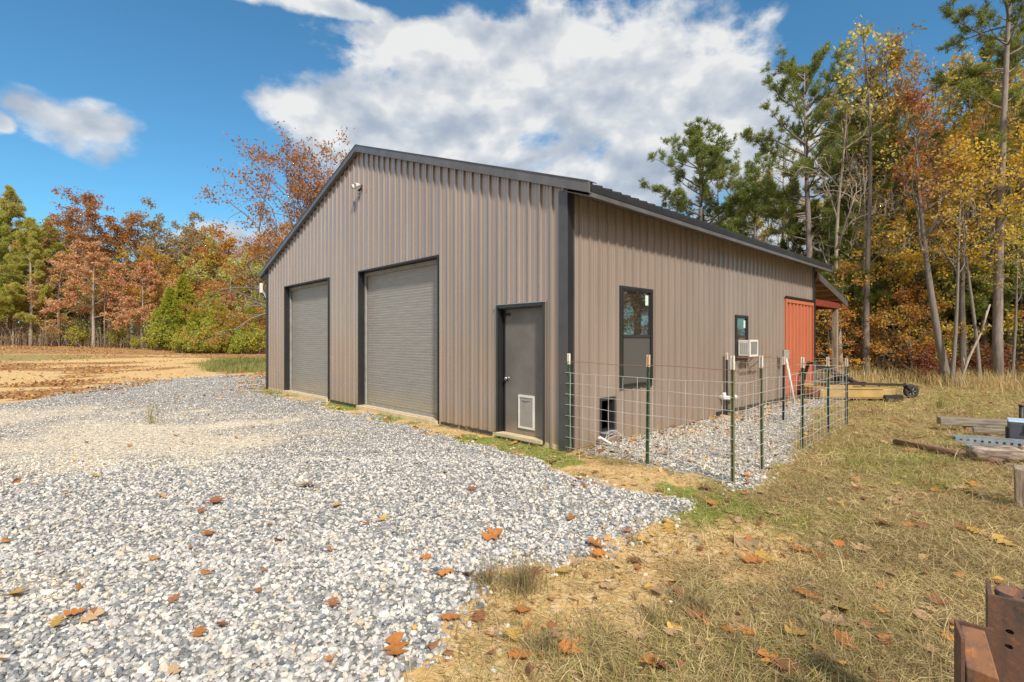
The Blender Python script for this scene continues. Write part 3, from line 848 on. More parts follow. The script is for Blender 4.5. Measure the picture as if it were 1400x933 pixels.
# rake trim on the front gable and the back gable
for xg, dr in ((0, -1), (BL, 1)):
    for s in (1, -1):
        ye = YMID - s * (YMID + EAVE_O + .012)
        yi = YMID
        t = MB()
        def quad_beam(x0, x1, zt, zb):
            v = []
            for yv in (ye, yi):
                zz = roof_z(yv)
                v += [(x0, yv, zz + zb), (x1, yv, zz + zb), (x1, yv, zz + zt), (x0, yv, zz + zt)]
            t.add(v, [(0, 1, 2, 3), (7, 6, 5, 4), (0, 4, 5, 1), (1, 5, 6, 2), (2, 6, 7, 3), (3, 7, 4, 0)])
        a, b_ = sorted((xg + dr * .105, xg + dr * .065)); quad_beam(a, b_, .034, -.1)
        a, b_ = sorted((xg + dr * .126, xg + dr * .028)); quad_beam(a, b_, -.102, -.115)
        a, b_ = sorted((xg + dr * .115, xg - dr * .08)); quad_beam(a, b_, .048, .036)
        t.build('rake_trim', M['rake'], barn)
# eave fascia and soffit
for s in (1, -1):
    ye = YMID - s * (YMID + EAVE_O - .02); yw = YMID - s * (YMID + .022)
    ze = roof_z(ye) - .04
    t = MB()
    a, b_ = sorted((ye, ye - s * .022))
    t.box((-.05, a, ze - .125), (BL + .11, b_, ze - .062))
    t.build('fascia', M['rake'], barn)
    t = MB(); a, b_ = sorted((ye - s * .03, ye + s * .004)); t.box((-.04, a, ze - .058), (BL + .1, b_, ze + .004)); t.build('drip_edge', M['roof'], barn)
    t = MB()
    z0_, z1_ = ze - .12, ze - .12 + SLOPE * abs(yw - ye)
    t.add([(-.05, ye + s * .003, z0_), (BL + .1, ye + s * .003, z0_), (BL + .1, yw, z1_), (-.05, yw, z1_), (-.05, ye + s * .003, z0_ + .015), (BL + .1, ye + s * .003, z0_ + .015), (BL + .1, yw, z1_ + .015), (-.05, yw, z1_ + .015)],
          [(0, 1, 2, 3), (4, 7, 6, 5), (0, 4, 5, 1), (1, 5, 6, 2), (2, 6, 7, 3), (3, 7, 4, 0)]); t.build('soffit', M['rake'], barn)
# corner trims (an L of two faces)
for xg, yg, sx, sy in ((0, 0, -1, -1), (0, BW_, -1, 1), (BL, 0, 1, -1), (BL, BW_, 1, 1)):
    t = MB(); zt = roof_z(0) - .13
    x0, x1 = sorted((xg + sx * .044, xg + sx * .036)); y0, y1 = sorted((yg - sy * .12, yg + sy * .044)); t.box((x0, y0, -.02), (x1, y1, zt))
    y0, y1 = sorted((yg + sy * .044, yg + sy * .036)); x0, x1 = sorted((xg - sx * .12, xg + sx * .0355)); t.box((x0, y0, -.02), (x1, y1, zt))
    t.build('corner_trim', M['jamb'] if yg or xg else M['corner'], barn)
    if not yg and not xg:
        t = MB(); t.box((-.03, -.049, -.02), (.085, -.0445, zt)); t.build('corner_dark_face', M['jamb'], barn)  # same metal as the corner trim, painted darker where no sky reflects
# base trim
for a_, b_ in (((-.038, 1.56, .0), (-.0205, 2.97, .05)), ((-.038, 6.29, 0), (-.0205, 7.7, .05)), ((4.7, -.038, -.02), (8.66, -.0205, .07))):
    t = MB(); t.box(a_, b_); t.build('base_trim', M['trim'], barn)

def rollup(y0, y1, z0, z1, rec=.17):
    root = MB()
    # curtain with horizontal ribs
    zs = []; z = z0
    while z < z1:
        zs += [(z, 0), (z + .016, .002), (z + .034, .002), (z + .046, 0)]; z += .056
    zs = [(a, b_) for a, b_ in zs if a <= z1] + [(z1, 0)]
    v = []; f4 = []
    for a, b_ in zs: v += [(rec - b_, y0 - .05, a), (rec - b_, y1 + .05, a)]
    for i in range(len(zs) - 1): f4.append((2 * i + 1, 2 * i, 2 * i + 2, 2 * i + 3))
    root.add(v, f4); root.add([(rec + .02, y0 - .05, z0), (rec + .02, y1 + .05, z0), (rec + .02, y1 + .05, z1), (rec + .02, y0 - .05, z1)], [(3, 2, 1, 0)])
    d = root.build('garage_door', M['rollup'], barn)
    e = MB()
    for a, b_ in ((y0 - .028, y0), (y1, y1 + .028)): e.box((-.038, a, .0), (rec - .02, b_, z1 + .028))
    e.box((-.038, y0 + .001, z1), (rec - .02, y1 - .001, z1 + .028))
    e.build('door_frame', M['jamb'], d)
    e = MB(); e.box((rec - .06, y0 + .005, z0), (rec - .016, y0 + .05, z1 - .01)); e.box((rec - .06, y1 - .05, z0), (rec - .016, y1 - .005, z1 - .01))
    e.box((rec - .05, y0 + .055, z1 - .09), (rec - .016, y1 - .055, z1 - .012)); e.build('guide_rail', M['grille'], d)
    e = MB(); e.box((rec - .03, y0 + .056, z0 - .012), (rec - .013, y1 - .056, z0 + .055)); e.build('bottom_bar', M['grille'], d)
    return d
rollup(*D1); rollup(*D2)
# entry door
y0, y1, z0, z1 = ED
e = MB(); e.box((.085, y0 + .032, z0 + .01), (.125, y1 - .032, z1 - .032)); dr = e.build('entry_door', M['door'], barn, bevel=.003)
e = MB()
e.box((-.04, y0 - .018, .02), (-.0205, y0 + .012, z1 + .03)); e.box((-.04, y1 - .012, .02), (-.0205, y1 + .018, z1 + .03))
e.box((-.044, y0 + .013, z1 - .012), (-.0205, y1 - .013, z1 + .03))
e.build('door_trim', M['trim'], dr)
e = MB(); e.box((-.055, y0 - .04, z1 + .0305), (-.021, y1 + .04, z1 + .042)); e.build('drip_cap', M['galv'], dr)
e = MB(); e.box((-.02, y0, z0), (.16, y0 + .03, z1)); e.box((-.02, y1 - .03, z0), (.16, y1, z1)); e.box((-.02, y0 + .031, z1 - .03), (.16, y1 - .031, z1))
e.box((.07, y1 - .075, z0), (.083, y1 - .051, z1 - .05)); e.build('door_frame', M['jamb'], dr)
e = MB(); e.box((-.08, y0 + .01, .02), (.15, y1 - .01, z0 + .006)); e.build('threshold', M['concrete'], dr)
e = MB()
yk = y1 - .14
e.tube([(.086, yk, .93), (.074, yk, .93)], .034, 14); e.tube([(.074, yk, .93), (.045, yk, .93)], .012, 10)
e.tube([(.05, yk, .93), (.042, yk, .93), (.02, yk, .93), (.01, yk, .93)], [.016, .028, .028, .018], 14); e.build('door_knob', M['chrome'], dr, True)
e = MB(); e.box((.06, y1 - .19, z1 - .14), (.084, y1 - .06, z1 - .1)); e.tube([(.07, y1 - .07, z1 - .12), (.05, y1 - .16, z1 - .11)], .012, 8); e.build('door_closer', M['jamb'], dr)
e = MB()
py0, py1, pz0, pz1 = .71, 1.055, .17, .69
for a in ((py0, pz0, py0 + .03, pz1), (py1 - .03, pz0, py1, pz1), (py0 + .031, pz0, py1 - .031, pz0 + .03), (py0 + .031, pz1 - .035, py1 - .031, pz1)):
    e.box((.066, a[0], a[1]), (.0845, a[2], a[3]))
pf = e.build('pet_door', M['white'], dr)
e = MB(); e.box((.073, py0 + .031, pz0 + .031), (.0835, py1 - .031, pz1 - .036)); e.tube([(.07, .8, pz1 - .075), (.064, .88, pz1 - .09), (.07, .96, pz1 - .075)], .006, 6); e.build('flap', M['flap'], pf)

def window(x0, x1, z0, z1, sash=True, low='screen', fr=.04):
    e = MB(); d0 = -.044
    for a in ((x0, z0, x0 + fr, z1), (x1 - fr, z0, x1, z1), (x0 + fr + .001, z0, x1 - fr - .001, z0 + fr), (x0 + fr + .001, z1 - fr, x1 - fr - .001, z1)):
        e.box((a[0], d0, a[1]), (a[2], .05, a[3]))
    wn = e.build('window', M['jamb'], barn, bevel=.004)
    zm = (z0 + z1) / 2 + .02
    e = MB(); e.box((x0 + fr + .001, d0 + .012, zm - .022), (x1 - fr - .001, .03, zm + .022))
    for a in ((x0 + fr + .001, zm + .023, x0 + fr + .02, z1 - fr - .001), (x1 - fr - .02, zm + .023, x1 - fr - .001, z1 - fr - .001)):
        e.box((a[0], d0 + .016, a[1]), (a[2], .02, a[3]))
    e.build('sash', M['trim'], wn)
    e = MB(); e.box((x0 + fr + .021, -.012, zm + .0225), (x1 - fr - .021, -.004, z1 - fr - .001)); e.build('pane', M['pane'], wn)
    e = MB(); e.box((x0 + fr + .001, -.016, z0 + fr + .001), (x1 - fr - .001, -.008, zm - .0225)); e.build('insect_screen' if low == 'screen' else 'pane', M[low], wn)
    e = MB(); e.box((x1 - fr - .14, -.0145, z1 - fr - .21), (x1 - fr - .05, -.0125, z1 - fr - .04)); e.build('sticker', M['sticker'], wn)
    # flashing around the opening
    e = MB()
    for a in ((x0 - .03, z0 - .03, x0 - .001, z1 + .03), (x1 + .001, z0 - .03, x1 + .03, z1 + .03), (x0, z1 + .001, x1, z1 + .03), (x0, z0 - .03, x1, z0 - .001)):
        e.box((a[0], -.038, a[1]), (a[2], -.002, a[3]))
    e.build('window_trim', M['trim'], wn)
    return wn
window(*WA)
wb = window(*WB, low='pane', fr=.04)
# pet hatch in the side wall
x0, x1, z0, z1 = PD
e = MB()
for a in ((x0 - .03, z0 - .03, x0 + .012, z1 + .03), (x1 - .012, z0 - .03, x1 + .03, z1 + .03), (x0 + .013, z0 - .03, x1 - .013, z0 + .02), (x0 + .013, z1 - .015, x1 - .013, z1 + .03)):
    e.box((a[0], -.042, a[1]), (a[2], .09, a[3]))
ph = e.build('pet_hatch', M['trim'], barn)
e = MB(); e.box((x0, .35, z0 - .1), (x1 + .4, .37, z1 + .1)); e.build('interior_shade_panel', M['dark'], ph)  # near-black panel painted in for the unlit barn interior
e = MB(); e.bar((x0 + .05, .2, z0), (x0 + .02, .25, z1), .05, .02); e.bar((x0 + .13, .22, z0 + .02), (x0 + .1, .22, z1 - .05), .03, .02); e.bar((x0, .21, z0 + .3), (x1, .23, z0 + .34), .03, .03); e.build('clutter', M['inside'], ph)
e = MB(); e.box((x0 - .02, -.1, z0 - .012), (x1 + .02, -.043, z0 + .004)); e.build('sill', M['galv'], ph)
# white elbow pipe low on the side wall
e = MB(); e.tube([(4.86, 0, .36), (4.86, -.1, .36), (4.86, -.15, .355)], .05, 12); e.tube([(4.86, -.11, .36), (5.02, -.12, .335), (5.3, -.13, .33)], .045, 12); e.tube([(4.86, -.1, .36), (4.86, -.1, .46)], .04, 12)
e.tube([(5.28, -.13, .33), (5.36, -.13, .33)], .052, 12)
e.build('vent_pipe', M['white'], barn, True)
# lean-to porch off the back wall
px0, px1 = BL + .03, 14.42
pzr = lambda x: 3.53 - (x - BL) * .213
e = MB()
e.add([(px0, -.05, pzr(px0)), (px1, -.05, pzr(px1)), (px1, BW_ + .05, pzr(px1)), (px0, BW_ + .05, pzr(px0))] + [(px0, -.05, pzr(px0) - .03), (px1, -.05, pzr(px1) - .03), (px1, BW_ + .05, pzr(px1) - .03), (px0, BW_ + .05, pzr(px0) - .03)],
      [(0, 1, 2, 3), (7, 6, 5, 4), (0, 4, 5, 1), (1, 5, 6, 2), (2, 6, 7, 3), (3, 7, 4, 0)])
porch = e.build('porch_roof', M['rake'], barn)
e = MB(); e.bar((px0, -.07, pzr(px0) - .075), (px1 + .02, -.07, pzr(px1) - .075), .03, .19, (0, 0, 1)); e.build('fascia', M['rake'], porch)
for k in range(6):
    xx = px0 + .25 + k * .56
    e = MB(); e.bar((xx, -.04, pzr(xx) - .085), (xx, BW_, pzr(xx) - .085), .045, .1); e.build('purlin', M['tan_wood'], porch)
e = MB(); e.add([(px0, -.03, pzr(px0) - .034), (px1, -.03, pzr(px1) - .034), (px1, BW_, pzr(px1) - .034), (px0, BW_, pzr(px0) - .034)], [(3, 2, 1, 0)]); e.build('ceiling_sheet', M['tan_wood'], porch)
e = MB(); e.box((13.62, -.0, 2.55), (13.74, BW_, 2.8)); e.box((BL + .05, .0, 2.56), (13.61, .1, 2.74)); e.build('porch_beam', M['red_beam'], barn)
for yy in (.02, 4.1, 8.2, 12.2):
    e = MB(); e.box((13.56, yy, -.1), (13.72, yy + .14, 2.545)); e.build('porch_post', M['post_wood'], barn)

# ------------------------------------------------------------------ fixtures hung on the barn
sl_ = empty('security_light', bw(-.03, 6.05, 5.0), BROT)
sl_.scale = (.78, .78, .78)
tag(sl_, 'small twin-head security light under the peak of the gable wall', 'security light')
e = MB(); e.box((-.03, -.07, -.07), (.025, .07, .07)); e.build('mount_plate', M['black_steel'], sl_, bevel=.01)
for s in (1, -1):
    e = MB(); e.tube([(-.03, .03 * s, -.0), (-.1, .07 * s, .03)], .014, 8)
    e.tube([(-.09, .065 * s, .03), (-.12, .08 * s, .025), (-.22, .11 * s, -.005), (-.235, .112 * s, -.008)], [.03, .055, .075, .07], 12)
    h = e.build('lamp_head', M['white'], sl_, True)
    e = MB(); e.tube([(-.234, .112 * s, -.008), (-.238, .113 * s, -.009)], .062, 12); e.build('lens', M['flap'], h)
e = MB(); e.tube([(-.03, 0, -.06), (-.075, 0, -.09), (-.1, 0, -.1)], [.02, .035, .025], 10); e.build('motion_sensor', M['black_steel'], sl_, True)

an = empty('antenna', bw(.03, BW_ + .03, 2.85), BROT)
tag(an, 'white wifi antenna on a bent arm at the left corner of the barn', 'antenna')
e = MB(); e.tube([(0, .0, 0), (-.02, .14, .03), (-.04, .3, .2), (-.05, .42, .3)], .022, 8); e.tube([(.02, .01, .1), (-.03, .28, .19)], .012, 6); e.build('arm', M['galv'], an, True)
e = MB(); e.box((-.12, .36, .2), (-.04, .5, .52)); e.build('antenna_panel', M['white'], an, bevel=.025)
e = MB(); e.box((-.04, -.002, -.08), (.04, .012, .1)); e.build('wall_bracket', M['galv'], an)

ac = empty('air_conditioner', bw(5.93, -.034, 1.19), BROT)
tag(ac, 'white window air conditioner sticking out of the small side window', 'air conditioner')
aw, ad, ah = .22, .24, .35
e = MB(); e.box((-aw, -ad, 0), (aw, -.001, ah)); bo = e.build('case', M['white'], ac, bevel=.012)
e = MB()
for a in ((-aw - .008, -.008, -aw + .035, ah + .008), (aw - .035, -.008, aw + .008, ah + .008), (-aw + .036, -.008, aw - .036, .035), (-aw + .036, ah - .035, aw - .036, ah + .008)):
    e.box((a[0], -ad - .018, a[1]), (a[2], -ad + .012, a[3]))
e.build('rim', M['white'], ac)
e = MB(); e.box((-aw + .036, -ad - .008, .036), (aw - .036, -ad - .002, ah - .036))
for k in range(14): e.box((-aw + .036, -ad - .013, .045 + k * .02), (aw - .036, -ad - .0085, .053 + k * .02))
e.build('coil_grille', M['grille'], ac)
e = MB()
for k in range(4): e.box((-aw - .004, -ad + .04 + k * .042, .05), (-aw - .0005, -ad + .055 + k * .042, ah - .06))
e.build('side_louvre', M['grille'], ac)
sb_ = empty('support_shelf', bw(5.95, -.034, 1.15), BROT)
tag(sb_, 'rusty bracket under the white air conditioner', 'bracket')
e = MB(); e.box((-.32, -.36, 0), (.75, -.33, .025)); e.box((-.3, -.329, .0), (-.27, 0, .03)); e.box((.3, -.329, 0), (.33, 0, .03)); e.build('rail', M['wire_rust'], sb_)
for xx in (-.285, .315):
    e = MB(); e.bar((xx, -.32, -.003), (xx, -.01, -.26), .028, .012); e.build('brace', M['wire_rust'], sb_)

# red shipping container whose end closes the back of the side wall
ct = empty('shipping_container', bw(9.85, -.015, 0), BROT)
tag(ct, 'red corrugated shipping container end set into the barn side wall', 'shipping container')
cw, chh = 1.17, 2.62
e = MB(); e.box((-cw + .02, .09, .12), (cw - .02, 6.0, chh - .02)); e.build('body', M['container'], ct)
pts = []; x = -cw + .09; per = .28
while x < cw - .1:
    pts += [(x, 0), (x + .095, 0), (x + .12, .08), (x + .23, .08), (x + .255, 0)]; x += per
pts = [p for p in pts if p[0] < cw - .09]
e = MB(); v = []; f4 = []
for (a, o) in pts: v += [(a, o - .005, .15), (a, o - .005, chh - .1)]
for i in range(len(pts) - 1): f4.append((2 * i, 2 * i + 2, 2 * i + 3, 2 * i + 1))
e.add(v, f4); e.build('corrugated_panel', M['container'], ct)
for s in (-1, 1):
    e = MB(); a, b_ = sorted((s * cw, s * (cw - .095))); e.box((a, -.025, .12), (b_, .09, chh)); e.build('corner_post', M['container'], ct)
    e = MB(); a, b_ = sorted((s * (cw + .01), s * (cw - .16))); e.box((a, -.03, 0), (b_, .14, .118)); e.build('corner_casting', M['container_rust'], ct)
e = MB(); e.box((-cw + .096, -.022, chh - .1), (cw - .096, .06, chh)); e.build('top_rail', M['container'], ct)
e = MB(); e.box((-cw + .161, -.02, .03), (cw - .161, .06, .15)); e.box((-.25, -.024, .0), (-.1, .05, .029)); e.box((.15, -.024, 0), (.3, .05, .029)); e.build('bottom_rail', M['container_rust'], ct)
e = MB(); e.box((-cw - .03, -.05, chh + .012), (cw + .03, -.021, chh + .06)); e.build('head_flashing', M['jamb'], ct)

# white pole leaning by the container
pl = empty('leaning_pole', (*at(1086, 12.3), 0))
tag(pl, 'white pole with a grey block on top leaning at the red container', 'pole')
p0 = Vector((.035, .05, 0)); p1 = Vector((-.03, .32, 1.12))
e = MB(); e.tube([p0, p1], .026, 8); e.build('shaft', M['white'], pl, True)
e = MB(); e.box((-.1, .29, 1.06), (.04, .36, 1.29)); e.build('head_block', M['flap'], pl, bevel=.01)

# white hose end and cord lying at the wall
hz = empty('drain_hose', bw(.62, -.12, 0), BROT)
hz.scale = (.62, .62, .62)
tag(hz, 'white corrugated hose end lying below the dark pet hatch', 'hose')
e = MB(); tt = np.linspace(0, 1, 26)
e.tube(np.stack([.02 + .12 * tt, .06 - .3 * tt + .12 * np.sin(tt * 3), .12 - .05 * tt + .05 * np.sin(tt * 4)], -1), .026 + .005 * (np.arange(26) % 2), 10); e.build('hose_end', M['white'], hz, True)
e = MB(); tt = np.linspace(0, 1, 20)
for q in range(3): e.tube(np.stack([.1 + .75 * tt, -.05 + .05 * np.sin(tt * 5 + q) - .03 * q, .06 + (.3 - .07 * q) * np.sin(tt * 3.0) * (1 - .5 * tt)], -1), .0045, 6)
e.build('cord', M['white'], hz, True)

# ------------------------------------------------------------------ welded wire pen
pen = empty('wire_pen', BC)
pen.rotation_euler = (0, 0, BROT)
tag(pen, 'welded wire pen on green steel posts against the barn side wall', 'fence')
def loc(px, py):
    x, y = at_ground(px, py); return BMI @ Vector((x, y, 0))
posts = [(-.03, -.06, 1.36, 'tpost', 'tip_white', 0), (-.04, -1.31, 1.37, 'tpost', 'tip_tan', .02), (-.07, -2.36, 1.385, 'tpost_old', 'tip_white', 0), (.82, -2.33, 1.365, 'tpost_old', 'tip_white', -.015),
         (2.3, -2.32, 1.31, 'tpost', 'tip_white', .02), (3.93, -2.22, 1.27, 'tpost', 'tip_white', -.02), (5.12, -2.2, 1.22, 'tpost_grey', 'tip_white', .01), (4.72, -1.28, 1.23, 'tpost_grey', 'tip_white', .02), (5.02, -.09, 1.28, 'tpost_grey', 'tip_white', 0)]
for x, y, h, mt, tp, ln in posts:
    e = MB(); zt = h - .15
    M_ = Matrix.Translation((x, y, 0)) @ Matrix.Rotation(ln, 4, 'Y') @ Matrix.Rotation(R(-45 + 180), 4, 'Z')
    e.prism([(-.022, 0), (.022, 0), (.022, .006), (.004, .0075), (.004, .036), (-.004, .036), (-.004, .0075), (-.022, .006)], -.3, zt, M_)
    z = .1
    while z < zt - .03: e.box((-.007, -.009, z), (.007, -.0005, z + .022), M_); z += .055
    po = e.build('post', M[mt], pen)
    e = MB(); e.prism([(-.0225, -.001), (.0225, -.001), (.0225, .007), (.0048, .0085), (.0048, .037), (-.0048, .037), (-.0048, .0085), (-.0225, .007)], zt + .0005, h, M_)
    e.box((-.007, -.009, zt + .03), (.007, -.0012, zt + .05), M_); e.box((-.007, -.009, zt + .09), (.007, -.0012, zt + .11), M_)
    e.build('post_tip', M[tp], po)
def wire_run(path, zs, step, r, name, mt, top=None):
    e = MB()
    P = [Vector((a, b_, 0)) for a, b_ in path]
    L = [0]
    for a, b_ in zip(P[:-1], P[1:]): L.append(L[-1] + (b_ - a).length)
    def pt(s):
        for i in range(len(P) - 1):
            if s <= L[i + 1] + 1e-6: return P[i].lerp(P[i + 1], (s - L[i]) / (L[i + 1] - L[i]))
        return P[-1]
    for z in zs:
        n = max(2, int(L[-1] / .3)); ss = np.linspace(0, L[-1], n)
        e.tube([(*pt(s)[:2], z + .008 * math.sin(s * 5 + z * 20) + .006 * math.sin(s * 13.7 + z * 41)) for s in ss], r, 5, False)
    s = step * .45
    while s < L[-1]:
        p = pt(s); o = .004 * math.sin(s * 11)
        e.tube([(p.x + o, p.y, zs[0]), (p.x, p.y + .008, (zs[0] + zs[-1]) / 2), (p.x - o, p.y, zs[-1])], r, 5, False); s += step
    ob = e.build(name, M[mt], pen)
    if top:
        e = MB(); ss = np.linspace(0, L[-1], 16); e.tube([(*pt(s)[:2], top + .008 * math.sin(s * 5)) for s in ss], r * 1.15, 6, False); e.build('top_wire', M['wire_rust'], ob)
ZS = [.04, .19, .34, .49, .64, .79, .94, 1.09]
wire_run([(-.055, -.02), (-.07, -1.31), (-.1, -2.38)], ZS, .215, .0036, 'wire_panel', 'wire', 1.24)
wire_run([(-.09, -2.4), (.82, -2.37), (2.3, -2.36), (3.93, -2.26), (5.15, -2.24)], ZS, .215, .0034, 'wire_panel', 'wire', 1.23)
wire_run([(5.16, -2.23), (4.75, -1.3), (5.05, -.06)], ZS, .215, .0034, 'wire_panel', 'wire', 1.2)

# ------------------------------------------------------------------ rotary cutter behind the pen
cx, cy = at(1155, 13.5)
mw = empty('rotary_cutter', (cx - .02, cy, float(base_h(cx, cy))), R(-2))
tag(mw, 'yellow tractor mower deck with black hitch and tail wheel beside the lean-to', 'mower')
e = MB(); dk = [(-1.0, -.7), (.75, -.7), (1.02, -.45), (1.02, .45), (.75, .7), (-1.0, .7)]
e.prism(dk, .09, .30); deck = e.build('deck', M['mower_yellow'], mw, bevel=.02)
e = MB(); e.prism([(a * 1.02, b_ * 1.03) for a, b_ in dk], .065, .0895); e.build('skid_rim', M['brown_wood'], deck)
e = MB(); e.box((-.9, -.72, .301), (.55, -.62, .34)); e.box((-.9, .5, .301), (.55, .6, .34)); e.box((-.5, -.2, .301), (.1, .2, .36)); e.build('deck_rail', M['mower_yellow'], deck)
e = MB(); e.box((-.2, -.17, .361), (.14, .17, .56)); e.tube([(-.05, 0, .56), (-.05, 0, .64)], .06, 12); e.tube([(-.2, 0, .47), (-.7, 0, .5)], .04, 10); e.build('gearbox', M['black_steel'], mw, bevel=.015)
e = MB()
for s in (-.32, .32):
    e.bar((-.85, s * .4, .95), (.38, s * .7, .345), .055, .05)
    e.bar((-.85, s * .4, .95), (-.92, s, .34), .06, .06)
e.bar((-.85, -.16, .93), (-.85, .16, .93), .05, .05); e.bar((-.95, -.6, .42), (.2, -.55, .45), .05, .05)
e.build('hitch_frame', M['black_steel'], mw)
e = MB(); e.bar((.2, 0, .375), (1.6, 0, .35), .07, .06); e.bar((.9, -.02, .35), (.9, -.02, .12), .03, .03); e.build('tail_beam', M['black_steel'], mw)
e = MB(); e.bar((1.56, 0, .39), (1.62, 0, .28), .05, .05); e.bar((1.58, -.07, .33), (1.72, -.07, .18), .03, .04); e.bar((1.58, .07, .33), (1.72, .07, .18), .03, .04); e.bar((1.58, -.085, .33), (1.58, .085, .33), .03, .04); e.build('wheel_fork', M['black_steel'], mw)
wl = empty('tail_wheel', (1.73, 0, .185)); wl.parent = mw
e = MB(); an_ = np.linspace(0, 2 * math.pi, 29)
prof = [(.1, -.045), (.165, -.055), (.186, -.03), (.19, 0), (.186, .03), (.165, .055), (.1, .045)]
v = []; f4 = []
for a in an_[:-1]:
    for r_, o in prof: v.append((math.cos(a) * r_, o, math.sin(a) * r_))
k = len(prof)
for i in range(28):
    for j in range(k - 1): f4.append((i * k + j, i * k + j + 1, ((i + 1) % 28) * k + j + 1, ((i + 1) % 28) * k + j))
e.add(v, f4); e.build('tyre', M['tyre'], wl, True)
e = MB(); e.tube([(0, -.03, 0), (0, .03, 0)], .1, 16); e.tube([(0, -.08, 0), (0, .08, 0)], .03, 10); e.build('rim', M['black_steel'], wl)
for k in range(6):
    a = k * math.pi / 3; e = MB(); e.bar((.03 * math.cos(a), -.035, .03 * math.sin(a)), (.1 * math.cos(a), -.035, .1 * math.sin(a)), .02, .014, (0, 1, 0)); e.build('spoke', M['grille'], wl)
e = MB(); e.box((.55, -.78, .02), (.98, -.6, .16)); e.tube([(.6, -.69, .05), (.95, -.69, .05)], .06, 10); e.build('skid_shoe', M['black_steel'], mw)

# ------------------------------------------------------------------ scrap and lumber at the right
def gz(x, y): return float(ground_h(np.array([x]), np.array([y]))[0])
def thing_at(name, label, cat, px, depth, rz=0, group=None, dz=0):
    x, y = at(px, depth); o = empty(name, (x, y, gz(x, y) + dz), rz); tag(o, label, cat, group); return o
def span(p, q):  # two (px, depth) ends -> start, length, heading
    a = Vector((*at(*p), 0)); b_ = Vector((*at(*q), 0)); d = b_ - a
    return a, d.length, math.atan2(d.y, d.x)
a, L, hd = span((1223, 7.45), (1372, 6.2))
o = empty('rusty_pipe', (a.x, a.y, gz(a.x, a.y)), hd); tag(o, 'long rusty pipe lying in dry grass, running under the log', 'pipe')
n = 20
ang = np.linspace(0, 2 * math.pi, n, False)
e = MB(); v = []
for x_, r_ in ((0, .03), (0, .04), (L, .04), (L, .03)): v += [(x_, r_ * math.cos(t), .05 + r_ * math.sin(t)) for t in ang]
v += [(.25, .03 * math.cos(t), .05 + .03 * math.sin(t)) for t in ang]
f4 = []
for p_, q_ in ((0, 1), (1, 2), (2, 3), (4, 0)):
    for i in range(n): f4.append((p_ * n + i, q_ * n + i, q_ * n + (i + 1) % n, p_ * n + (i + 1) % n))
e.add(v, f4); e.build('tube', M['rust_pipe'], o, True)
e = MB(); e.tube([(.24, 0, .05), (.25, 0, .05)], .03, 12); e.build('bore_shade_disc', M['dark'], o)  # black disc painted in for the shade down the pipe

a, L, hd = span((1326, 6.42), (1425, 6.25)); L = 1.5
o = empty('weathered_log', (a.x, a.y, gz(a.x, a.y)), hd - .04); tag(o, 'weathered grey log lying in front of the perforated steel planks', 'log')
e = MB(); tt = np.linspace(0, 1, 30)
rad = .083 + .014 * np.sin(tt * 9) + .008 * np.sin(tt * 23 + 1); rad[0] *= .82; rad[-1] *= .8
e.tube(np.stack([tt * L, .02 * np.sin(tt * 5), .115 + .012 * np.sin(tt * 7)], -1), rad, 26)
lv = e.v[-1]; cen_ = np.stack([lv[:, 0], .02 * np.sin(lv[:, 0] / L * 5), .115 + .012 * np.sin(lv[:, 0] / L * 7)], -1); aa_ = np.arctan2(lv[:, 2] - cen_[:, 2], lv[:, 1] - cen_[:, 1])
lv[:] = cen_ + (lv - cen_) * (1 + .16 * (fbm(lv[:, 0] * 5 + 3, aa_ * 2.2 + 9, 4) - .5) + .12 * (vnoise(lv[:, 0] * 2, aa_ * 6) - .5))[:, None] * np.array([0, 1, 1]) + (lv - cen_) * np.array([1, 0, 0])
lg = e.build('trunk', M['log'], o, True)
e = MB(); e.tube([(.5, .0, .18), (.53, -.05, .25)], [.03, .02], 8); e.tube([(.95, -.05, .13), (1.0, -.12, .15)], [.028, .018], 8); e.build('knot', M['log'], o, True)

a, L, hd = span((1309, 6.62), (1440, 5.9))
o = empty('old_plank', (a.x, a.y, gz(a.x, a.y)), hd); tag(o, 'thin rotting plank in the grass below the log', 'plank')
e = MB(); e.box((0, -.07, .0), (L, .06, .035)); e.box((.2, -.02, -.0), (L + .2, .1, .028)); e.build('board', M['grey_wood'], o, bevel=.006)
e = MB(); e.box((.02, -.1, .0), (L * .8, -.075, .02)); e.build('splinter', M['brown_wood'], o)

def perforated(px, depth, px2, depth2, zb, label, h=.075):
    a, L, hd = span((px, depth), (px2, depth2)); L = 2.2
    o = empty('perforated_plank', (a.x, a.y, gz(a.x, a.y) + zb), hd); tag(o, label, 'steel plank', 'perforated steel planks')
    e = MB()
    # top deck with real slots: strips and bridges
    wdt = .24; rows = 4; pitch = .075
    for r_ in range(rows + 1):
        y_ = r_ * wdt / rows; e.box((0, y_ - .013, h - .004), (L, y_ + .013, h))
    for r_ in range(rows):
        k = 0; x_ = .0 if r_ % 2 == 0 else pitch / 2
        while x_ < L - .03:
            e.box((x_, r_ * wdt / rows + .0135, h - .0045), (x_ + .032, (r_ + 1) * wdt / rows - .0135, h - .0005)); x_ += pitch
    e.build('deck_grating', M['galv'], o)
    for yy in (0, wdt):
        f_ = MB()
        f_.box((0, yy - .016, .0), (L, yy - .012, .022)); f_.box((0, yy - .016, h - .02), (L, yy - .012, h - .0045))
        x_ = 0
        while x_ < L: f_.box((x_, yy - .016, .0222), (x_ + .045, yy - .012, h - .0202)); x_ += .075
        f_.box((0, yy - .012, 0), (L, yy + .014, .004)); f_.build('side_flange', M['galv'], o)
    return o
perforated(1306, 7.25, 1440, 6.72, .10, 'upper perforated galvanised steel plank lying behind the log')
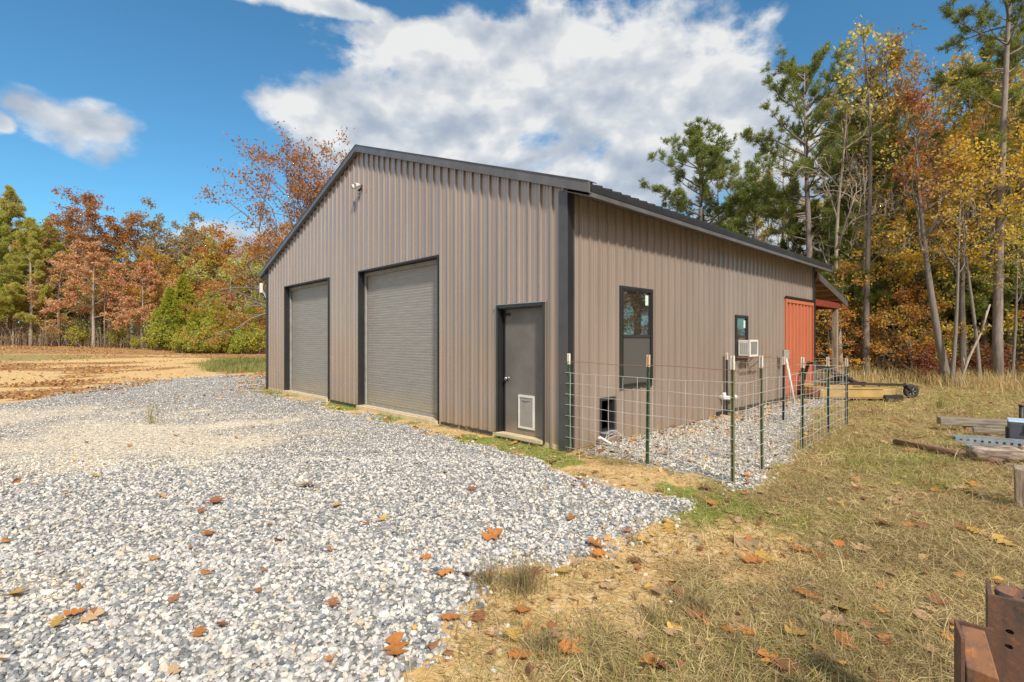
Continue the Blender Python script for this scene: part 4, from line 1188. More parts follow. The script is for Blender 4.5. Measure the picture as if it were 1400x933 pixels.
perforated(1324, 6.95, 1440, 6.5, .012, 'lower perforated galvanised steel plank right behind the log')
for nm, lab, p_, q_, z_, wd, th, mt in (
        ('old_timber', 'long grey weathered timber, uppermost and farthest back of the lumber pile', (1286, 8.7), (1420, 8.2), .10, .2, .12, 'grey_wood'),
        ('old_timber', 'pale grey timber in front of the longest one, ending at the dark case', (1331, 8.25), (1420, 7.85), .05, .1, .075, 'grey_wood'),
        ('old_timber', 'brown board lowest in the lumber pile next to the dark case', (1334, 8.0), (1420, 7.6), -.01, .1, .06, 'brown_wood')):
    a, L, hd = span(p_, q_); L = 2.6
    o = empty(nm, (a.x, a.y, gz(a.x, a.y) + z_), hd); tag(o, lab, 'timber', 'timbers in the lumber pile')
    e = MB(); e.box((0, 0, 0), (L, wd, th)); e.build('beam', M[mt], o, bevel=.008)
    if z_ > .04:
        e = MB(); e.box((.35, .02, -z_ - .02), (.45, wd - .02, -.0005)); e.box((L - .5, .02, -z_ - .02), (L - .4, wd - .02, -.0005)); e.build('bearer', M['brown_wood'], o)
o = thing_at('storage_case', 'dark slate storage case with a pale blue lid on the scrap pile', 'case', 1379, 7.2, R(-42), dz=.1)
e = MB(); e.box((.0, 0, 0), (.62, .4, .3)); e.build('case_body', M['slate_plastic'], o, bevel=.015)
e = MB(); e.box((-.006, -.006, .3005), (.626, .406, .325)); e.build('lid', M['tarp'], o, bevel=.01)
e = MB(); e.box((.17, -.02, .2), (.19, -.0005, .29)); e.box((.15, -.022, .165), (.21, -.0005, .198)); e.box((.42, -.02, .2), (.44, -.0005, .29)); e.build('latch', M['black_steel'], o)
e = MB(); e.box((-.025, .03, -.02), (-.0005, .3, .2)); e.build('side_handle', M['black_steel'], o)
e = MB(); e.box((.05, .02, -.12), (.55, .38, -.001)); e.build('base_block', M['grey_wood'], o)
o = thing_at('iron_stake', 'short dark iron stake standing behind the storage case', 'stake', 1396, 8.0)
e = MB(); e.tube([(0, 0, -.1), (.005, 0, .5)], .028, 8); e.tube([(.005, 0, .5), (.006, 0, .53)], .034, 8); e.build('stake', M['black_steel'], o, True)
o = thing_at('wooden_stub_post', 'short square weathered post stub in the grass at the right', 'post', 1401, 4.68, R(-40))
e = MB()
v = [(-.06, -.06, -.1), (.07, -.06, -.1), (.07, .07, -.1), (-.06, .07, -.1), (-.075, -.075, .36), (.085, -.07, .35), (.08, .08, .37), (-.07, .075, .375)]
e.add(v, [(0, 3, 2, 1), (4, 5, 6, 7), (0, 1, 5, 4), (1, 2, 6, 5), (2, 3, 7, 6), (3, 0, 4, 7)]); e.build('stub', M['post_wood'], o, bevel=.008)

# rusty steel pieces in the near right corner
def hole_plate(e, x0, x1, z0, z1, y, th, holes, r):
    """vertical plate facing -y with round holes cut through"""
    hs = sorted(holes, key=lambda q: q[1]); s = r * 1.9
    def rect(a0, a1, b0, b1):
        if a1 - a0 > 1e-5 and b1 - b0 > 1e-5: e.add([(a0, y, b0), (a1, y, b0), (a1, y, b1), (a0, y, b1)], [(0, 1, 2, 3)]); e.add([(a0, y + th, b0), (a1, y + th, b0), (a1, y + th, b1), (a0, y + th, b1)], [(3, 2, 1, 0)])
    zc = z0
    for hx, hz in hs:
        rect(x0, x1, zc, hz - s); rect(x0, hx - s, hz - s, hz + s); rect(hx + s, x1, hz - s, hz + s)
        n = 16; v = []
        for yy in (y, y + th):
            for k in range(n):
                t = k * 2 * math.pi / n; m_ = max(abs(math.cos(t)), abs(math.sin(t)))
                v.append((hx + s * math.cos(t) / m_, yy, hz + s * math.sin(t) / m_))
            for k in range(n):
                t = k * 2 * math.pi / n; v.append((hx + r * 1.25 * math.cos(t), yy, hz + r * math.sin(t)))
        f = []
        for k in range(n):
            k2 = (k + 1) % n
            f += [(k, k2, n + k2, n + k), (2 * n + k2, 2 * n + k, 3 * n + k, 3 * n + k2), (n + k, n + k2, 3 * n + k2, 3 * n + k)]
        e.add(v, f); zc = hz + s
    rect(x0, x1, zc, z1)
    for a0, a1, b0, b1, in ((x0, x0, z0, z1), (x1, x1, z0, z1)): e.add([(a0, y, b0), (a0, y + th, b0), (a0, y + th, b1), (a0, y, b1)], [(0, 1, 2, 3)])
    e.add([(x0, y, z1), (x1, y, z1), (x1, y + th, z1), (x0, y + th, z1)], [(0, 1, 2, 3)])
dd = 1.72
x_, y_ = at(1351, dd)
o = empty('rusty_channel', (x_, y_, 0), R(-40)); tag(o, 'upright rusty steel channel with two bolt holes at the right edge', 'steel channel')
ztop = CAMH - (813 - HY) / F * dd + .0
e = MB(); hole_plate(e, 0, .3, -.05, ztop, 0, .012, [(.052, ztop - .108), (.05, ztop - .158)], .0085)
e.box((.0, .0125, -.05), (.012, .13, ztop)); e.build('web', M['rust'], o)
e = MB(); n = 40; ang = np.linspace(0, 2 * math.pi, n, False)
v = []
for rr, z in ((1, -.05), (1, ztop + .004), (.93, ztop + .004), (.93, -.05)): v += [(.078 + .058 * rr * math.cos(t), .07 + .05 * rr * math.sin(t), z) for t in ang]
f4 = []
for p_ in range(3):
    for i in range(n): f4.append((p_ * n + i, p_ * n + (i + 1) % n, (p_ + 1) * n + (i + 1) % n, (p_ + 1) * n + i))
e.add(v, f4); e.build('inner_pipe', M['rust'], o, True)
x_, y_ = at(1331, 1.62)
o = empty('rusty_bracket', (x_, y_, 0), R(-38)); tag(o, 'low rusty welded steel bracket with an orange sloping top in the near corner', 'steel bracket')
zt = CAMH - (846 - HY) / F * 1.68
e = MB(); e.prism([(-.045, .04), (-.036, .04), (-.026, -.09), (-.035, -.09)], -.05, zt - .0); e.box((-.035, .045, -.05), (.05, .053, zt - .005)); e.build('side_plate', M['rust'], o)
e = MB()
v = [(-.024, -.085, -.05), (.05, -.1, -.05), (.055, .04, -.05), (-.034, .04, -.05), (-.024, -.085, zt - .085), (.05, -.1, zt - .088), (.03, .04, zt - .012), (-.03, .04, zt - .012)]
e.add(v, [(4, 5, 6, 7), (0, 1, 5, 4), (1, 2, 6, 5), (2, 3, 7, 6), (3, 0, 4, 7)]); e.build('block', M['rust_orange'], o, bevel=.004)
e = MB(); e.box((.062, -.13, -.05), (.074, -.05, zt - .16)); e.build('lower_plate', M['rust_orange'], o)
x_, y_ = at(1385, 1.6)

# ------------------------------------------------------------------ single dry weeds
def weed(px, py, h, n, spread, label, cols, group='dry weed clumps', cat='weed', w=.004):
    x, y = at_ground(px, py)
    e = MB(); r_ = np.abs(rng.normal(0, spread * .22, n)); t = rng.uniform(0, 6.28, n)
    lean = np.abs(rng.normal(.1, .5 * min(1.2, spread / h * .6), n))
    c = np.array(cols)[rng.integers(0, len(cols), n)] * rng.uniform(.8, 1.15, (n, 1))
    blades(e, r_ * np.cos(t), r_ * np.sin(t), np.zeros(n) - .01, h * rng.uniform(.35, 1., n), np.full(n, w), lean, c, .35)
    o = e.build('weed_clump', M['grass'], None); o.location = (x, y, gz(x, y)); tag(o, label, cat, group)
W1 = [(.42, .34, .17), (.5, .4, .22), (.36, .3, .13), (.3, .29, .1)]
W2 = [(.3, .22, .13), (.38, .28, .16), (.25, .2, .1), (.24, .24, .09)]
weed(208, 581, .62, 26, .4, 'tall thin straw weed standing alone in the gravel drive', W1, w=.011)
weed(716, 806, .26, 260, .42, 'bushy brown weed clump on the corner of the gravel edge', W2)
weed(668, 800, .2, 150, .3, 'low brown weed clump spilling onto the near gravel edge', W2)
weed(552, 730, .13, 60, .25, 'small green-brown weed growing through the gravel', W2)
weed(865, 742, .1, 120, .35, 'low tangle of dry grass at the gravel tip', W2)
weed(960, 838, .22, 60, .16, 'upright dark dry weed in the middle of the grass', W2)
weed(745, 890, .14, 220, .4, 'wide low weed clump in front of the bare soil', W2)
weed(895, 850, .16, 180, .35, 'ragged straw clump right of the weed tangle', W1)
weed(1285, 560, .45, 60, .5, 'green-tinged weed at the edge of the woods beyond the timbers', [(.25, .27, .09), (.33, .31, .12)], w=.008)
weed(1130, 868, .14, 160, .35, 'dry straw clump in the open grass near the rusty bracket', W1)

# ------------------------------------------------------------------ fallen oak leaves, each its own thing
def leaf_template(seed, lobes=4, curl=.25):
    r_ = np.random.default_rng(seed)
    half = []
    ys = np.linspace(0, 1, 2 * lobes + 1)
    for i, yv in enumerate(ys):
        env = .12 + .36 * math.sin(math.pi * min(1, yv * .9 + .06)) ** .8
        w_ = env * (1.15 if i % 2 else .36) * r_.uniform(.75, 1.2)
        half.append((w_, yv + (.09 if i % 2 else -.01)))
    half[0] = (.02, 0); half[-1] = (.03, 1.04)
    e = MB(); v = []
    cx_ = r_.uniform(-.4, .8) * curl; cy_ = r_.uniform(.2, 1.) * curl; tw = r_.uniform(-.5, .5) * curl
    def bend(x, y): return (x, y - .5, cx_ * x * x * 1.3 + cy_ * (y - .5) ** 2 * .9 + tw * x * (y - .5) * 3)
    for w_, yv in half: v += [bend(-w_ * r_.uniform(.9, 1.1), yv), bend(0, max(0, yv - .03)), bend(w_ * r_.uniform(.9, 1.1), yv)]
    f4 = []
    for i in range(len(half) - 1):
        a = i * 3; f4 += [(a, a + 1, a + 4, a + 3), (a + 1, a + 2, a + 5, a + 4)]
    e.add(v, f4)
    p0 = bend(0, 0); e.tube([p0, (p0[0] + .02, p0[1] - .12, p0[2] + .01), (p0[0] + .05, p0[1] - .2, p0[2] + .03)], [.012, .01, .008], 4)
    return e
def leaf_mat(name, c1, c2):
    m, nt, b = newmat(name)
    co_ = objco(nt)
    n = noise(nt, co_, 3.5, 5); oi = nt.nodes.new('ShaderNodeObjectInfo')
    c = ramp(nt, n, [(.3, c2), (.65, c1)])
    hs = N(nt, 'ShaderNodeHueSaturation'); mr = N(nt, 'ShaderNodeMapRange', inp={'To Min': .75, 'To Max': 1.2}); nt.links.new(oi.outputs['Random'], mr.inputs[0])
    nt.links.new(mr.outputs[0], hs.inputs['Value']); nt.links.new(c, hs.inputs['Color'])
    nt.links.new(hs.outputs[0], b.inputs['Base Color']); b.inputs['Roughness'].default_value = .65
    t = nt.nodes.new('ShaderNodeBsdfTranslucent'); nt.links.new(hs.outputs[0], t.inputs[0])
    mx = N(nt, 'ShaderNodeMixShader', inp={0: .2}); nt.links.new(b.outputs[0], mx.inputs[1]); nt.links.new(t.outputs[0], mx.inputs[2]); nt.links.new(mx.outputs[0], nt.nodes['Material Output'].inputs[0])
    bump(nt, b, noise(nt, stretch(nt, co_, (9, 3, 3)), 3, 3), .3, .01)
    return m
LM = {'orange': leaf_mat('leaf_orange', (.62, .26, .06), (.45, .15, .04)), 'tan': leaf_mat('leaf_tan', (.56, .38, .22), (.42, .26, .14)),
      'yellow': leaf_mat('leaf_yellow', (.68, .46, .12), (.6, .34, .08)), 'brown': leaf_mat('leaf_brown', (.36, .16, .07), (.24, .09, .045))}
LMESH = {c: [leaf_template(10 + k, 3 + k % 2, .2 + .12 * k).mesh('oak_leaf', LM[c], True) for k in range(5)] for c in LM}
def put_leaf(px, py, size, colr, label, xy=None):
    x, y = xy if xy else at_ground(px, py)
    g_ = zones(np.array([x]), np.array([y]))[0]
    o = bpy.data.objects.new('fallen_leaf', random.choice(LMESH[colr])); link(o)
    o.location = (x, y, float(ground_h(np.array([x]), np.array([y]), g_)[0]) + .02 + (.012 if g_[0] > .5 else 0))
    o.rotation_euler = (random.gauss(0, .16), random.gauss(0, .16), random.uniform(0, 6.28)); o.scale = (size,) * 3
    tag(o, label, 'leaf', 'fallen oak leaves')
BIG = [(541, 900, .15, 'orange', 'largest orange oak leaf, on the gravel nearest the camera'), (125, 860, .13, 'tan', 'big tan oak leaf on the near left gravel'),
       (77, 867, .11, 'yellow', 'yellow leaf beside the big tan leaf on the gravel'), (272, 878, .11, 'orange', 'orange leaf right of the big tan leaf on gravel'),
       (450, 913, .06, 'orange', 'small curled orange leaf left of the largest one'), (302, 866, .1, 'brown', 'brown leaf next to the orange leaf on near gravel'),
       (284, 740, .14, 'orange', 'orange leaf alone in the middle of the gravel'), (20, 826, .14, 'yellow', 'yellow leaf on the sandy patch at the left edge'),
       (455, 835, .1, 'brown', 'brown leaf in the lower middle of the gravel'), (238, 832, .09, 'brown', 'dark leaf above the orange leaf on gravel'),
       (295, 693, .18, 'brown', 'curled brown leaf at the rusty streak across the gravel'), (420, 672, .2, 'tan', 'tan leaf at the far end of the leaf streak on gravel'), (460, 700, .15, 'yellow', 'yellow leaf below the leaf streak on gravel'),
       (522, 720, .14, 'yellow', 'yellow leaf beside the small gravel weed'), (610, 795, .12, 'orange', 'orange leaf on gravel left of the bushy weed'), (640, 797, .1, 'brown', 'brown leaf touching the low weed clump'),
       (675, 740, .17, 'orange', 'orange leaf above the bushy weed clump'), (655, 850, .12, 'brown', 'brown lobed leaf on the gravel edge'),
       (710, 905, .13, 'orange', 'orange oak leaf on bare soil at the bottom'), (766, 872, .15, 'tan', 'long tan leaf in the weeds at the bottom'), (778, 893, .12, 'orange', 'orange leaf under the long tan leaf'), (760, 862, .12, 'yellow', 'yellow leaf above the long tan leaf'),
       (815, 753, .16, 'orange', 'orange leaf at the lower tip of the gravel'), (915, 724, .18, 'yellow', 'yellow leaf at the gravel tip beside the moss'), (868, 768, .16, 'brown', 'red-brown leaf pair on soil below the gravel tip'),
       (973, 690, .16, 'orange', 'orange leaf in the moss outside the pen'), (1022, 745, .18, 'tan', 'tan leaf upright on the bare soil'), (1100, 755, .16, 'orange', 'orange leaf in the grass right of the bare soil'),
       (1030, 770, .16, 'orange', 'small orange leaf below the upright tan leaf'), (1048, 766, .18, 'yellow', 'yellow leaf beside the upright tan one'), (1102, 815, .15, 'orange', 'orange leaf in the mid grass'), (1150, 835, .16, 'yellow', 'yellow leaf in the grass above the tan pair'),
       (1145, 858, .16, 'tan', 'wide tan leaf in the near grass'), (1090, 870, .12, 'yellow', 'yellow leaf left of the wide tan leaf'), (1060, 912, .16, 'orange', 'curled orange leaf at the bottom edge of the grass'), (1075, 918, .13, 'brown', 'dark brown leaf behind the curled orange leaf'),
       (1000, 860, .14, 'orange', 'orange leaf in the weeds near the middle'), (890, 912, .14, 'orange', 'orange leaf near the bottom middle'), (905, 915, .13, 'brown', 'brown leaf beside the bottom middle orange leaf'), (1285, 828, .13, 'brown', 'curled brown leaf above the rusty bracket'),
       (1372, 746, .16, 'yellow', 'large yellow leaf in the grass right of all others'), (1230, 690, .2, 'tan', 'tan leaf in grass between the pen and the post stub'), (1210, 720, .15, 'brown', 'dark brown leaf below the pen corner grass'), (1262, 722, .14, 'brown', 'dark brown leaf in open grass left of the post stub'),
       (1335, 732, .14, 'yellow', 'small yellow leaf left of the large yellow one'), (1175, 752, .15, 'tan', 'tan leaf in the middle of the open grass'), (1390, 660, .16, 'orange', 'orange leaf in front of the plank at the right')]
for q in BIG: put_leaf(q[0], q[1], q[2] * (.8 if 'gravel' in q[4] and 'largest' not in q[4] else .95), q[3], q[4])
cnt = 0
GN = {'g': 'lying on the gravel', 's': 'lying in the dry grass'}
while cnt < 175:
    x, y = wedge(1, 2.1, 11); x, y = float(x[0]), float(y[0])
    if in_barn(x, y, .1): continue
    pxx = CX + F * x / y
    if not (0 < pxx < 1400): continue
    z_ = zones(np.array([x]), np.array([y]))
    if z_[0][0] > .5 and random.random() < .82 and z_[6][0] < .5: continue
    c_ = random.choices(['orange', 'tan', 'yellow', 'brown'], [3, 4, 2, 3.5])[0]
    w_ = 'pen' if z_[6][0] > .5 else ('g' if z_[0][0] > .5 else 's')
    art = 'an' if False else ''
    lab = f"small {c_} oak leaf " + ('inside the wire pen' if w_ == 'pen' else GN[w_])
    put_leaf(0, 0, random.uniform(.06, .13) * (.75 if w_ == 'g' else 1), c_, lab, (x, y)); cnt += 1

# ------------------------------------------------------------------ trees
def unit(v): return v / (np.linalg.norm(v, axis=-1, keepdims=True) + 1e-9)
def perp(d, az):
    a = np.cross(d, [0, 0, 1.]) if abs(d[2]) < .95 else np.cross(d, [1., 0, 0])
    a = unit(a); b_ = np.cross(d, a)
    return a * math.cos(az) + b_ * math.sin(az)

def limb(p, d, L, k, wob, up, r_):
    pts = [p]; d = unit(np.array(d, float))
    for i in range(k):
        d = unit(d + r_.normal(0, wob, 3) + np.array([0, 0, up]))
        pts.append(pts[-1] + d * L / k)
    return np.array(pts), d

def needles(mb, c, d, n, L, w, r_):
    c = np.concatenate([c, c + d * L * -.55 + r_.normal(0, .05, c.shape)]); d = np.concatenate([d, d])
    """tufts: n thin needle blades fanning round direction d at each centre"""
    m_ = len(c)
    dirs = unit(d[:, None] * .75 + r_.normal(0, .62, (m_, n, 3)) + np.array([0, 0, .12]))
    side = unit(np.cross(dirs, r_.normal(size=(m_, n, 3))))
    l_ = L * r_.uniform(.6, 1.1, (m_, n, 1))
    p0 = c[:, None] + dirs * l_ * .08
    p1 = c[:, None] + dirs * l_
    v = np.stack([p0 - side * w * .35, p0 + side * w * .35, p1 + side * w * .3, p1 - side * w * .3], 2).reshape(-1, 3)
    f = np.arange(m_ * n)[:, None] * 4 + np.arange(4)
    mb.add(v, f)

def pine(seed, H, base, rad, trunk_r, lean=(0, 0), shape='round', nwh=16, needle=(.26, .03, 12), stubs=6):
    r_ = np.random.default_rng(seed)
    T, C = MB(), MB()
    k = 10
    t = np.linspace(0, 1, k)
    wx, wy = r_.normal(0, .05, 2)
    tp = np.stack([lean[0] * H * t ** 1.3 + wx * np.sin(t * 5), lean[1] * H * t ** 1.3 + wy * np.sin(t * 4 + 1), H * t - .3 * (1 - t)], -1)
    T.tube(tp, trunk_r * (1 - .88 * t ** 1.15) * np.where(t < .02, 1.25, 1), 9)
    trunk = lambda z: np.array([np.interp(z, tp[:, 2], tp[:, i]) for i in range(3)])
    cen, dr = [], []
    for _ in range(stubs):
        z = r_.uniform(.35, 1) * base; p = trunk(z); az = r_.uniform(0, 6.28)
        pts, _d = limb(p, (math.cos(az), math.sin(az), r_.uniform(-.2, .3)), r_.uniform(.25, .7) * rad, 4, .2, -.03, r_); T.tube(pts, np.linspace(.022, .006, 5), 4)
    zs = base + (H - base) * np.linspace(0, .985, nwh) ** .92
    for zi, z in enumerate(zs):
        f = (z - base) / (H - base)
        if shape == 'round': ln = rad * (math.sin(math.pi * (.18 + .80 * f ** .85)) ** .75)
        elif shape == 'cone': ln = rad * (1.02 - f) ** .8 * (.55 + .45 * min(1, f * 4))
        else: ln = rad * (.35 + .65 * math.sin(math.pi * (.05 + .9 * f)))
        for b_ in range(r_.integers(2, 5)):
            az = r_.uniform(0, 6.28); el = r_.uniform(-.1, .35) + .65 * f
            L = ln * r_.uniform(.55, 1.15)
            p = trunk(z + r_.uniform(-.2, .2))
            pts, dend = limb(p, (math.cos(az) * math.cos(el), math.sin(az) * math.cos(el), math.sin(el)), L, 6, .13, .05, r_)
            T.tube(pts, np.linspace(max(.012, .03 * L * .6), .007, 7), 5)
            m_ = max(4, int(L * 7.5))
            for q in range(m_):
                s_ = r_.uniform(.3, 1.0) if q else 1.0
                i = min(5, int(s_ * 6)); pp = pts[i] + (pts[i + 1] - pts[i]) * (s_ * 6 - i)
                dd_ = unit(pts[i + 1] - pts[i])
                sd_ = unit(dd_ * .5 + perp(dd_, r_.uniform(0, 6.28)) * .8 + np.array([0, 0, .25]))
                l2 = r_.uniform(.15, .5) * (1.15 - s_ * .5) * min(1, L / 1.4)
                tw, de = limb(pp, sd_, l2, 3, .2, .1, r_)
                T.tube(tw, [.008, .006, .005, .004], 3, False)
                cen.append(tw[-1]); dr.append(de)
                if l2 > .22: cen.append(tw[2]); dr.append(unit(de + r_.normal(0, .4, 3)))
            cen.append(pts[-1]); dr.append(dend)
    cen.append(tp[-1]); dr.append(np.array([0, 0, 1.]))
    needles(C, np.array(cen), np.array(dr), needle[2], needle[0], needle[1], r_)
    return T, C

def broad(seed, H, trunk_r, spread, first=.3, lean=(0, 0), nleaf=3500, leaf=.11, levels=3, up=.1, asc=.6, fork=2, crown_fill=1., nlimb=11, layered=0., bend=0., trunk_wob=.06, twig=True):
    r_ = np.random.default_rng(seed)
    T, C = MB(), MB()
    k = 12; t = np.linspace(0, 1, k)
    ph = r_.uniform(0, 6, 2)
    tp = np.stack([lean[0] * H * t + bend * H * t * (1 - t) + trunk_wob * H * .12 * np.sin(t * 4.5 + ph[0]) * t, lean[1] * H * t + trunk_wob * H * .12 * np.sin(t * 4 + ph[1]) * t, H * .93 * t - .3 * (1 - t)], -1)
    rr = trunk_r * (1 - .86 * t); rr[0] *= 1.25
    T.tube(tp, rr, 9)
    ends = []
    def grow(p, d, L, rad, lv):
        kk = 6 if lv < 2 else 4
        pts, de = limb(p, d, L, kk, .16 if lv < 2 else .24, up * (1 if lv < 2 else .4), r_)
        T.tube(pts, np.linspace(rad, max(.006, rad * .35), kk + 1), 6 if lv == 1 else 4, lv == 1)
        if lv >= levels:
            for i in range(1, kk + 1): ends.append((pts[i], lv))
            return
        n_ = max(2, int(round({1: 5.5, 2: 4}.get(lv, 3) * (.7 + .3 * L / max(spread, .5)))))
        for i in range(n_):
            s_ = r_.uniform(.25, 1.) if i else 1.
            j = min(kk - 1, int(s_ * kk)); pp = pts[j] + (pts[j + 1] - pts[j]) * (s_ * kk - j)
            dd_ = unit(pts[j + 1] - pts[j])
            pd = perp(dd_, r_.uniform(0, 6.28)); pd[2] *= (1 - layered)
            grow(pp, unit(dd_ * r_.uniform(.5, .9) + pd * r_.uniform(.5, .9)), L * r_.uniform(.38, .6), rad * .45, lv + 1)
    az = r_.uniform(0, 6.28)
    for i in range(nlimb):
        f = first + (1 - first) * (i + r_.uniform(0, .8)) / nlimb * .96
        az += 2.4 + r_.normal(0, .4)
        p = np.array([np.interp(f, t, tp[:, j]) for j in range(3)])
        g_ = (f - first) / (1 - first)
        L = spread * (.65 + .55 * math.sin(math.pi * (.15 + .75 * g_))) * r_.uniform(.75, 1.2) * (1 - .35 * g_)
        el = asc + .5 * g_ + r_.normal(0, .15)
        grow(p, (math.cos(az) * math.cos(el), math.sin(az) * math.cos(el), math.sin(el)), L, trunk_r * (1 - .8 * f) * .62, 1)
    grow(tp[-1], (0, 0, 1), spread * .5, rr[-1], 1)
    E = np.array([e_[0] for e_ in ends])
    # clumps: some branch ends carry many leaves, others almost none
    wt = r_.gamma(.8, 1., len(E)) * crown_fill + .05
    wt /= wt.sum()
    idx = r_.choice(len(E), nleaf, p=wt)
    P = E[idx] + r_.normal(0, 1, (nleaf, 3)) * np.array([.17, .17, .11]) * (leaf / .11) ** .4 * max(.7, spread / 4)
    a = r_.normal(size=(nleaf, 3)); a[:, 2] -= .3; a = unit(a); b_ = unit(np.cross(a, r_.normal(size=(nleaf, 3))))
    s_ = (leaf * r_.uniform(.6, 1.25, nleaf))[:, None] / 2
    v = np.stack([P - a * s_, P + b_ * s_ * .62 + a * s_ * .1, P + a * s_, P - b_ * s_ * .62 + a * s_ * .1], 1).reshape(-1, 3)
    C.add(v, np.arange(nleaf)[:, None] * 4 + np.arange(4))
    return T, C

def cedar(seed, H, rad, trunk_r=.09, n=2600, leaf=.16):
    r_ = np.random.default_rng(seed); T, C = MB(), MB()
    T.tube([(0, 0, -.3), (0, 0, H * .5), (.02, 0, H * .96)], [trunk_r, trunk_r * .6, .01], 7)
    cen, dr = [], []
    for i in range(int(n / 14)):
        f = r_.random() ** .8; z = H * (.04 + .95 * f); az = r_.uniform(0, 6.28)
        lob = 1 + .25 * math.sin(az * 3 + seed + f * 9) + .15 * math.sin(az * 7 + f * 22)
        rr = rad * (1 - f) ** .75 * lob * r_.uniform(.55, 1.08)
        c_ = np.array([math.cos(az) * rr, math.sin(az) * rr, z]); cen.append(c_); dr.append(unit(np.array([math.cos(az), math.sin(az), r_.uniform(.1, .9)])))
        if i % 3 == 0: T.tube([(0, 0, z - .15 * rr), c_], [.014, .005], 4, False)
    needles(C, np.array(cen), np.array(dr), 14, leaf * 1.7, leaf * .34, r_)
    return T, C

def bush(seed, H, rad, n=1500, leaf=.1, stems=7):
    r_ = np.random.default_rng(seed); T, C = MB(), MB(); E = []
    for i in range(stems):
        az = r_.uniform(0, 6.28); lean_ = r_.uniform(.05, .6)
        pts, d = limb(np.array([r_.normal(0, .08), r_.normal(0, .08), -.1]), (math.cos(az) * lean_, math.sin(az) * lean_, 1), H * r_.uniform(.6, 1.), 6, .12, .02, r_)
        T.tube(pts, np.linspace(.022, .005, 7), 5)
        for j in range(2, 7):
            for q in range(3):
                pd = perp(unit(pts[j] - pts[j - 1]), r_.uniform(0, 6.28)); tw, _ = limb(pts[j], pd + np.array([0, 0, .25]), rad * r_.uniform(.3, .9), 3, .2, 0, r_)
                T.tube(tw, [.009, .007, .005, .003], 3, False); E += [tw[1], tw[2], tw[3]]
    E = np.array(E); wt = r_.gamma(.9, 1, len(E)); wt /= wt.sum()
    P = E[r_.choice(len(E), n, p=wt)] + r_.normal(0, .11, (n, 3)) * max(.6, rad)
    P[:, 2] = np.maximum(P[:, 2], .04)
    a = unit(r_.normal(size=(n, 3))); b_ = unit(np.cross(a, r_.normal(size=(n, 3)))); s_ = (leaf * r_.uniform(.6, 1.3, n))[:, None] / 2
    v = np.stack([P - a * s_, P + b_ * s_ * .65, P + a * s_, P - b_ * s_ * .65], 1).reshape(-1, 3)
    C.add(v, np.arange(n)[:, None] * 4 + np.arange(4))
    return T, C

ML = {
    'pine': mat_leaf('pine_needles', [(.23, .265, .055), (.3, .33, .07), (.37, .38, .1), (.18, .215, .05), (.43, .42, .13)], .45),
    'pine_light': mat_leaf('pine_needles_light', [(.52, .49, .12), (.6, .55, .16), (.62, .54, .19), (.44, .43, .1)], .5),
    'rust': mat_leaf('rust_leaves', [(.42, .17, .05), (.52, .23, .07), (.33, .12, .045), (.58, .3, .1), (.38, .2, .08)]),
    'orange': mat_leaf('orange_leaves', [(.56, .24, .04), (.66, .34, .06), (.46, .17, .035), (.62, .41, .1)]),
    'salmon': mat_leaf('salmon_leaves', [(.62, .31, .17), (.7, .39, .22), (.54, .24, .13), (.62, .42, .22)]),
    'golden': mat_leaf('golden_leaves', [(.74, .44, .05), (.8, .54, .09), (.66, .34, .04), (.7, .52, .13)]),
    'yellow': mat_leaf('yellow_leaves', [(.72, .5, .09), (.78, .58, .14), (.6, .48, .11), (.74, .44, .09), (.5, .46, .12)]),
    'olive': mat_leaf('olive_leaves', [(.46, .45, .12), (.58, .5, .14), (.4, .42, .11), (.64, .5, .15)]),
    'red': mat_leaf('red_leaves', [(.34, .07, .04), (.44, .12, .05), (.26, .06, .04), (.46, .2, .07)]),
    'bright': mat_leaf('bright_green_leaves', [(.42, .42, .05), (.5, .48, .08), (.34, .36, .045), (.56, .5, .1)]),
    'tanleaf': mat_leaf('tan_leaves', [(.4, .27, .14), (.48, .34, .18), (.32, .2, .1), (.3, .22, .12)]),
}
def proto(name, TC, bark, leaves):
    T, C = TC
    return (name, T.mesh(name + '_trunk', M[bark], True), C.mesh(name + '_crown', ML[leaves], False) if C is not None else None)
PR = {}
# heroes of the right-hand woods
PR['pineA'] = proto('pine_tree', pine(1, 12.6, 4.2, 3.5, .15, shape='round', nwh=17, needle=(.2, .02, 19), stubs=3), 'bark_pine', 'pine')
PR['pineB'] = proto('pine_tree', pine(5, 13.4, 5.8, 3.3, .19, lean=(.01, 0), shape='full', nwh=18, needle=(.2, .02, 19), stubs=5), 'bark_pine', 'pine')
PR['pineD'] = proto('pine_tree', pine(9, 17.5, 8.0, 2.2, .155, lean=(.03, 0), shape='full', nwh=20, needle=(.2, .02, 19), stubs=12), 'bark_pine', 'pine')
PR['pine1'] = proto('pine_tree', pine(12, 13.6, 8.0, 2.0, .14, lean=(.015, .01), shape='full', nwh=10, needle=(.23, .026, 12), stubs=10), 'bark_pine', 'pine')
PR['pine2'] = proto('pine_tree', pine(13, 12.0, 6.3, 1.9, .12, lean=(-.02, .0), shape='round', nwh=9, needle=(.23, .026, 12), stubs=10), 'bark_dark', 'pine')
PR['pineyoung'] = proto('young_pine', pine(15, 6.5, 1.2, 1.7, .08, shape='cone', nwh=15, needle=(.2, .02, 19), stubs=2), 'bark_dark', 'pine')
PR['pineL'] = proto('pine_tree', pine(16, 14.5, 2.6, 4.4, .2, shape='cone', nwh=26, needle=(.34, .055, 16), stubs=6), 'bark_pale', 'pine_light')
PR['oakC'] = proto('oak_tree', broad(21, 13.4, .14, 2.2, .45, (-.015, 0), 5200, .12, 3, .12, .75, nlimb=13, trunk_wob=.14), 'bark_grey', 'orange')
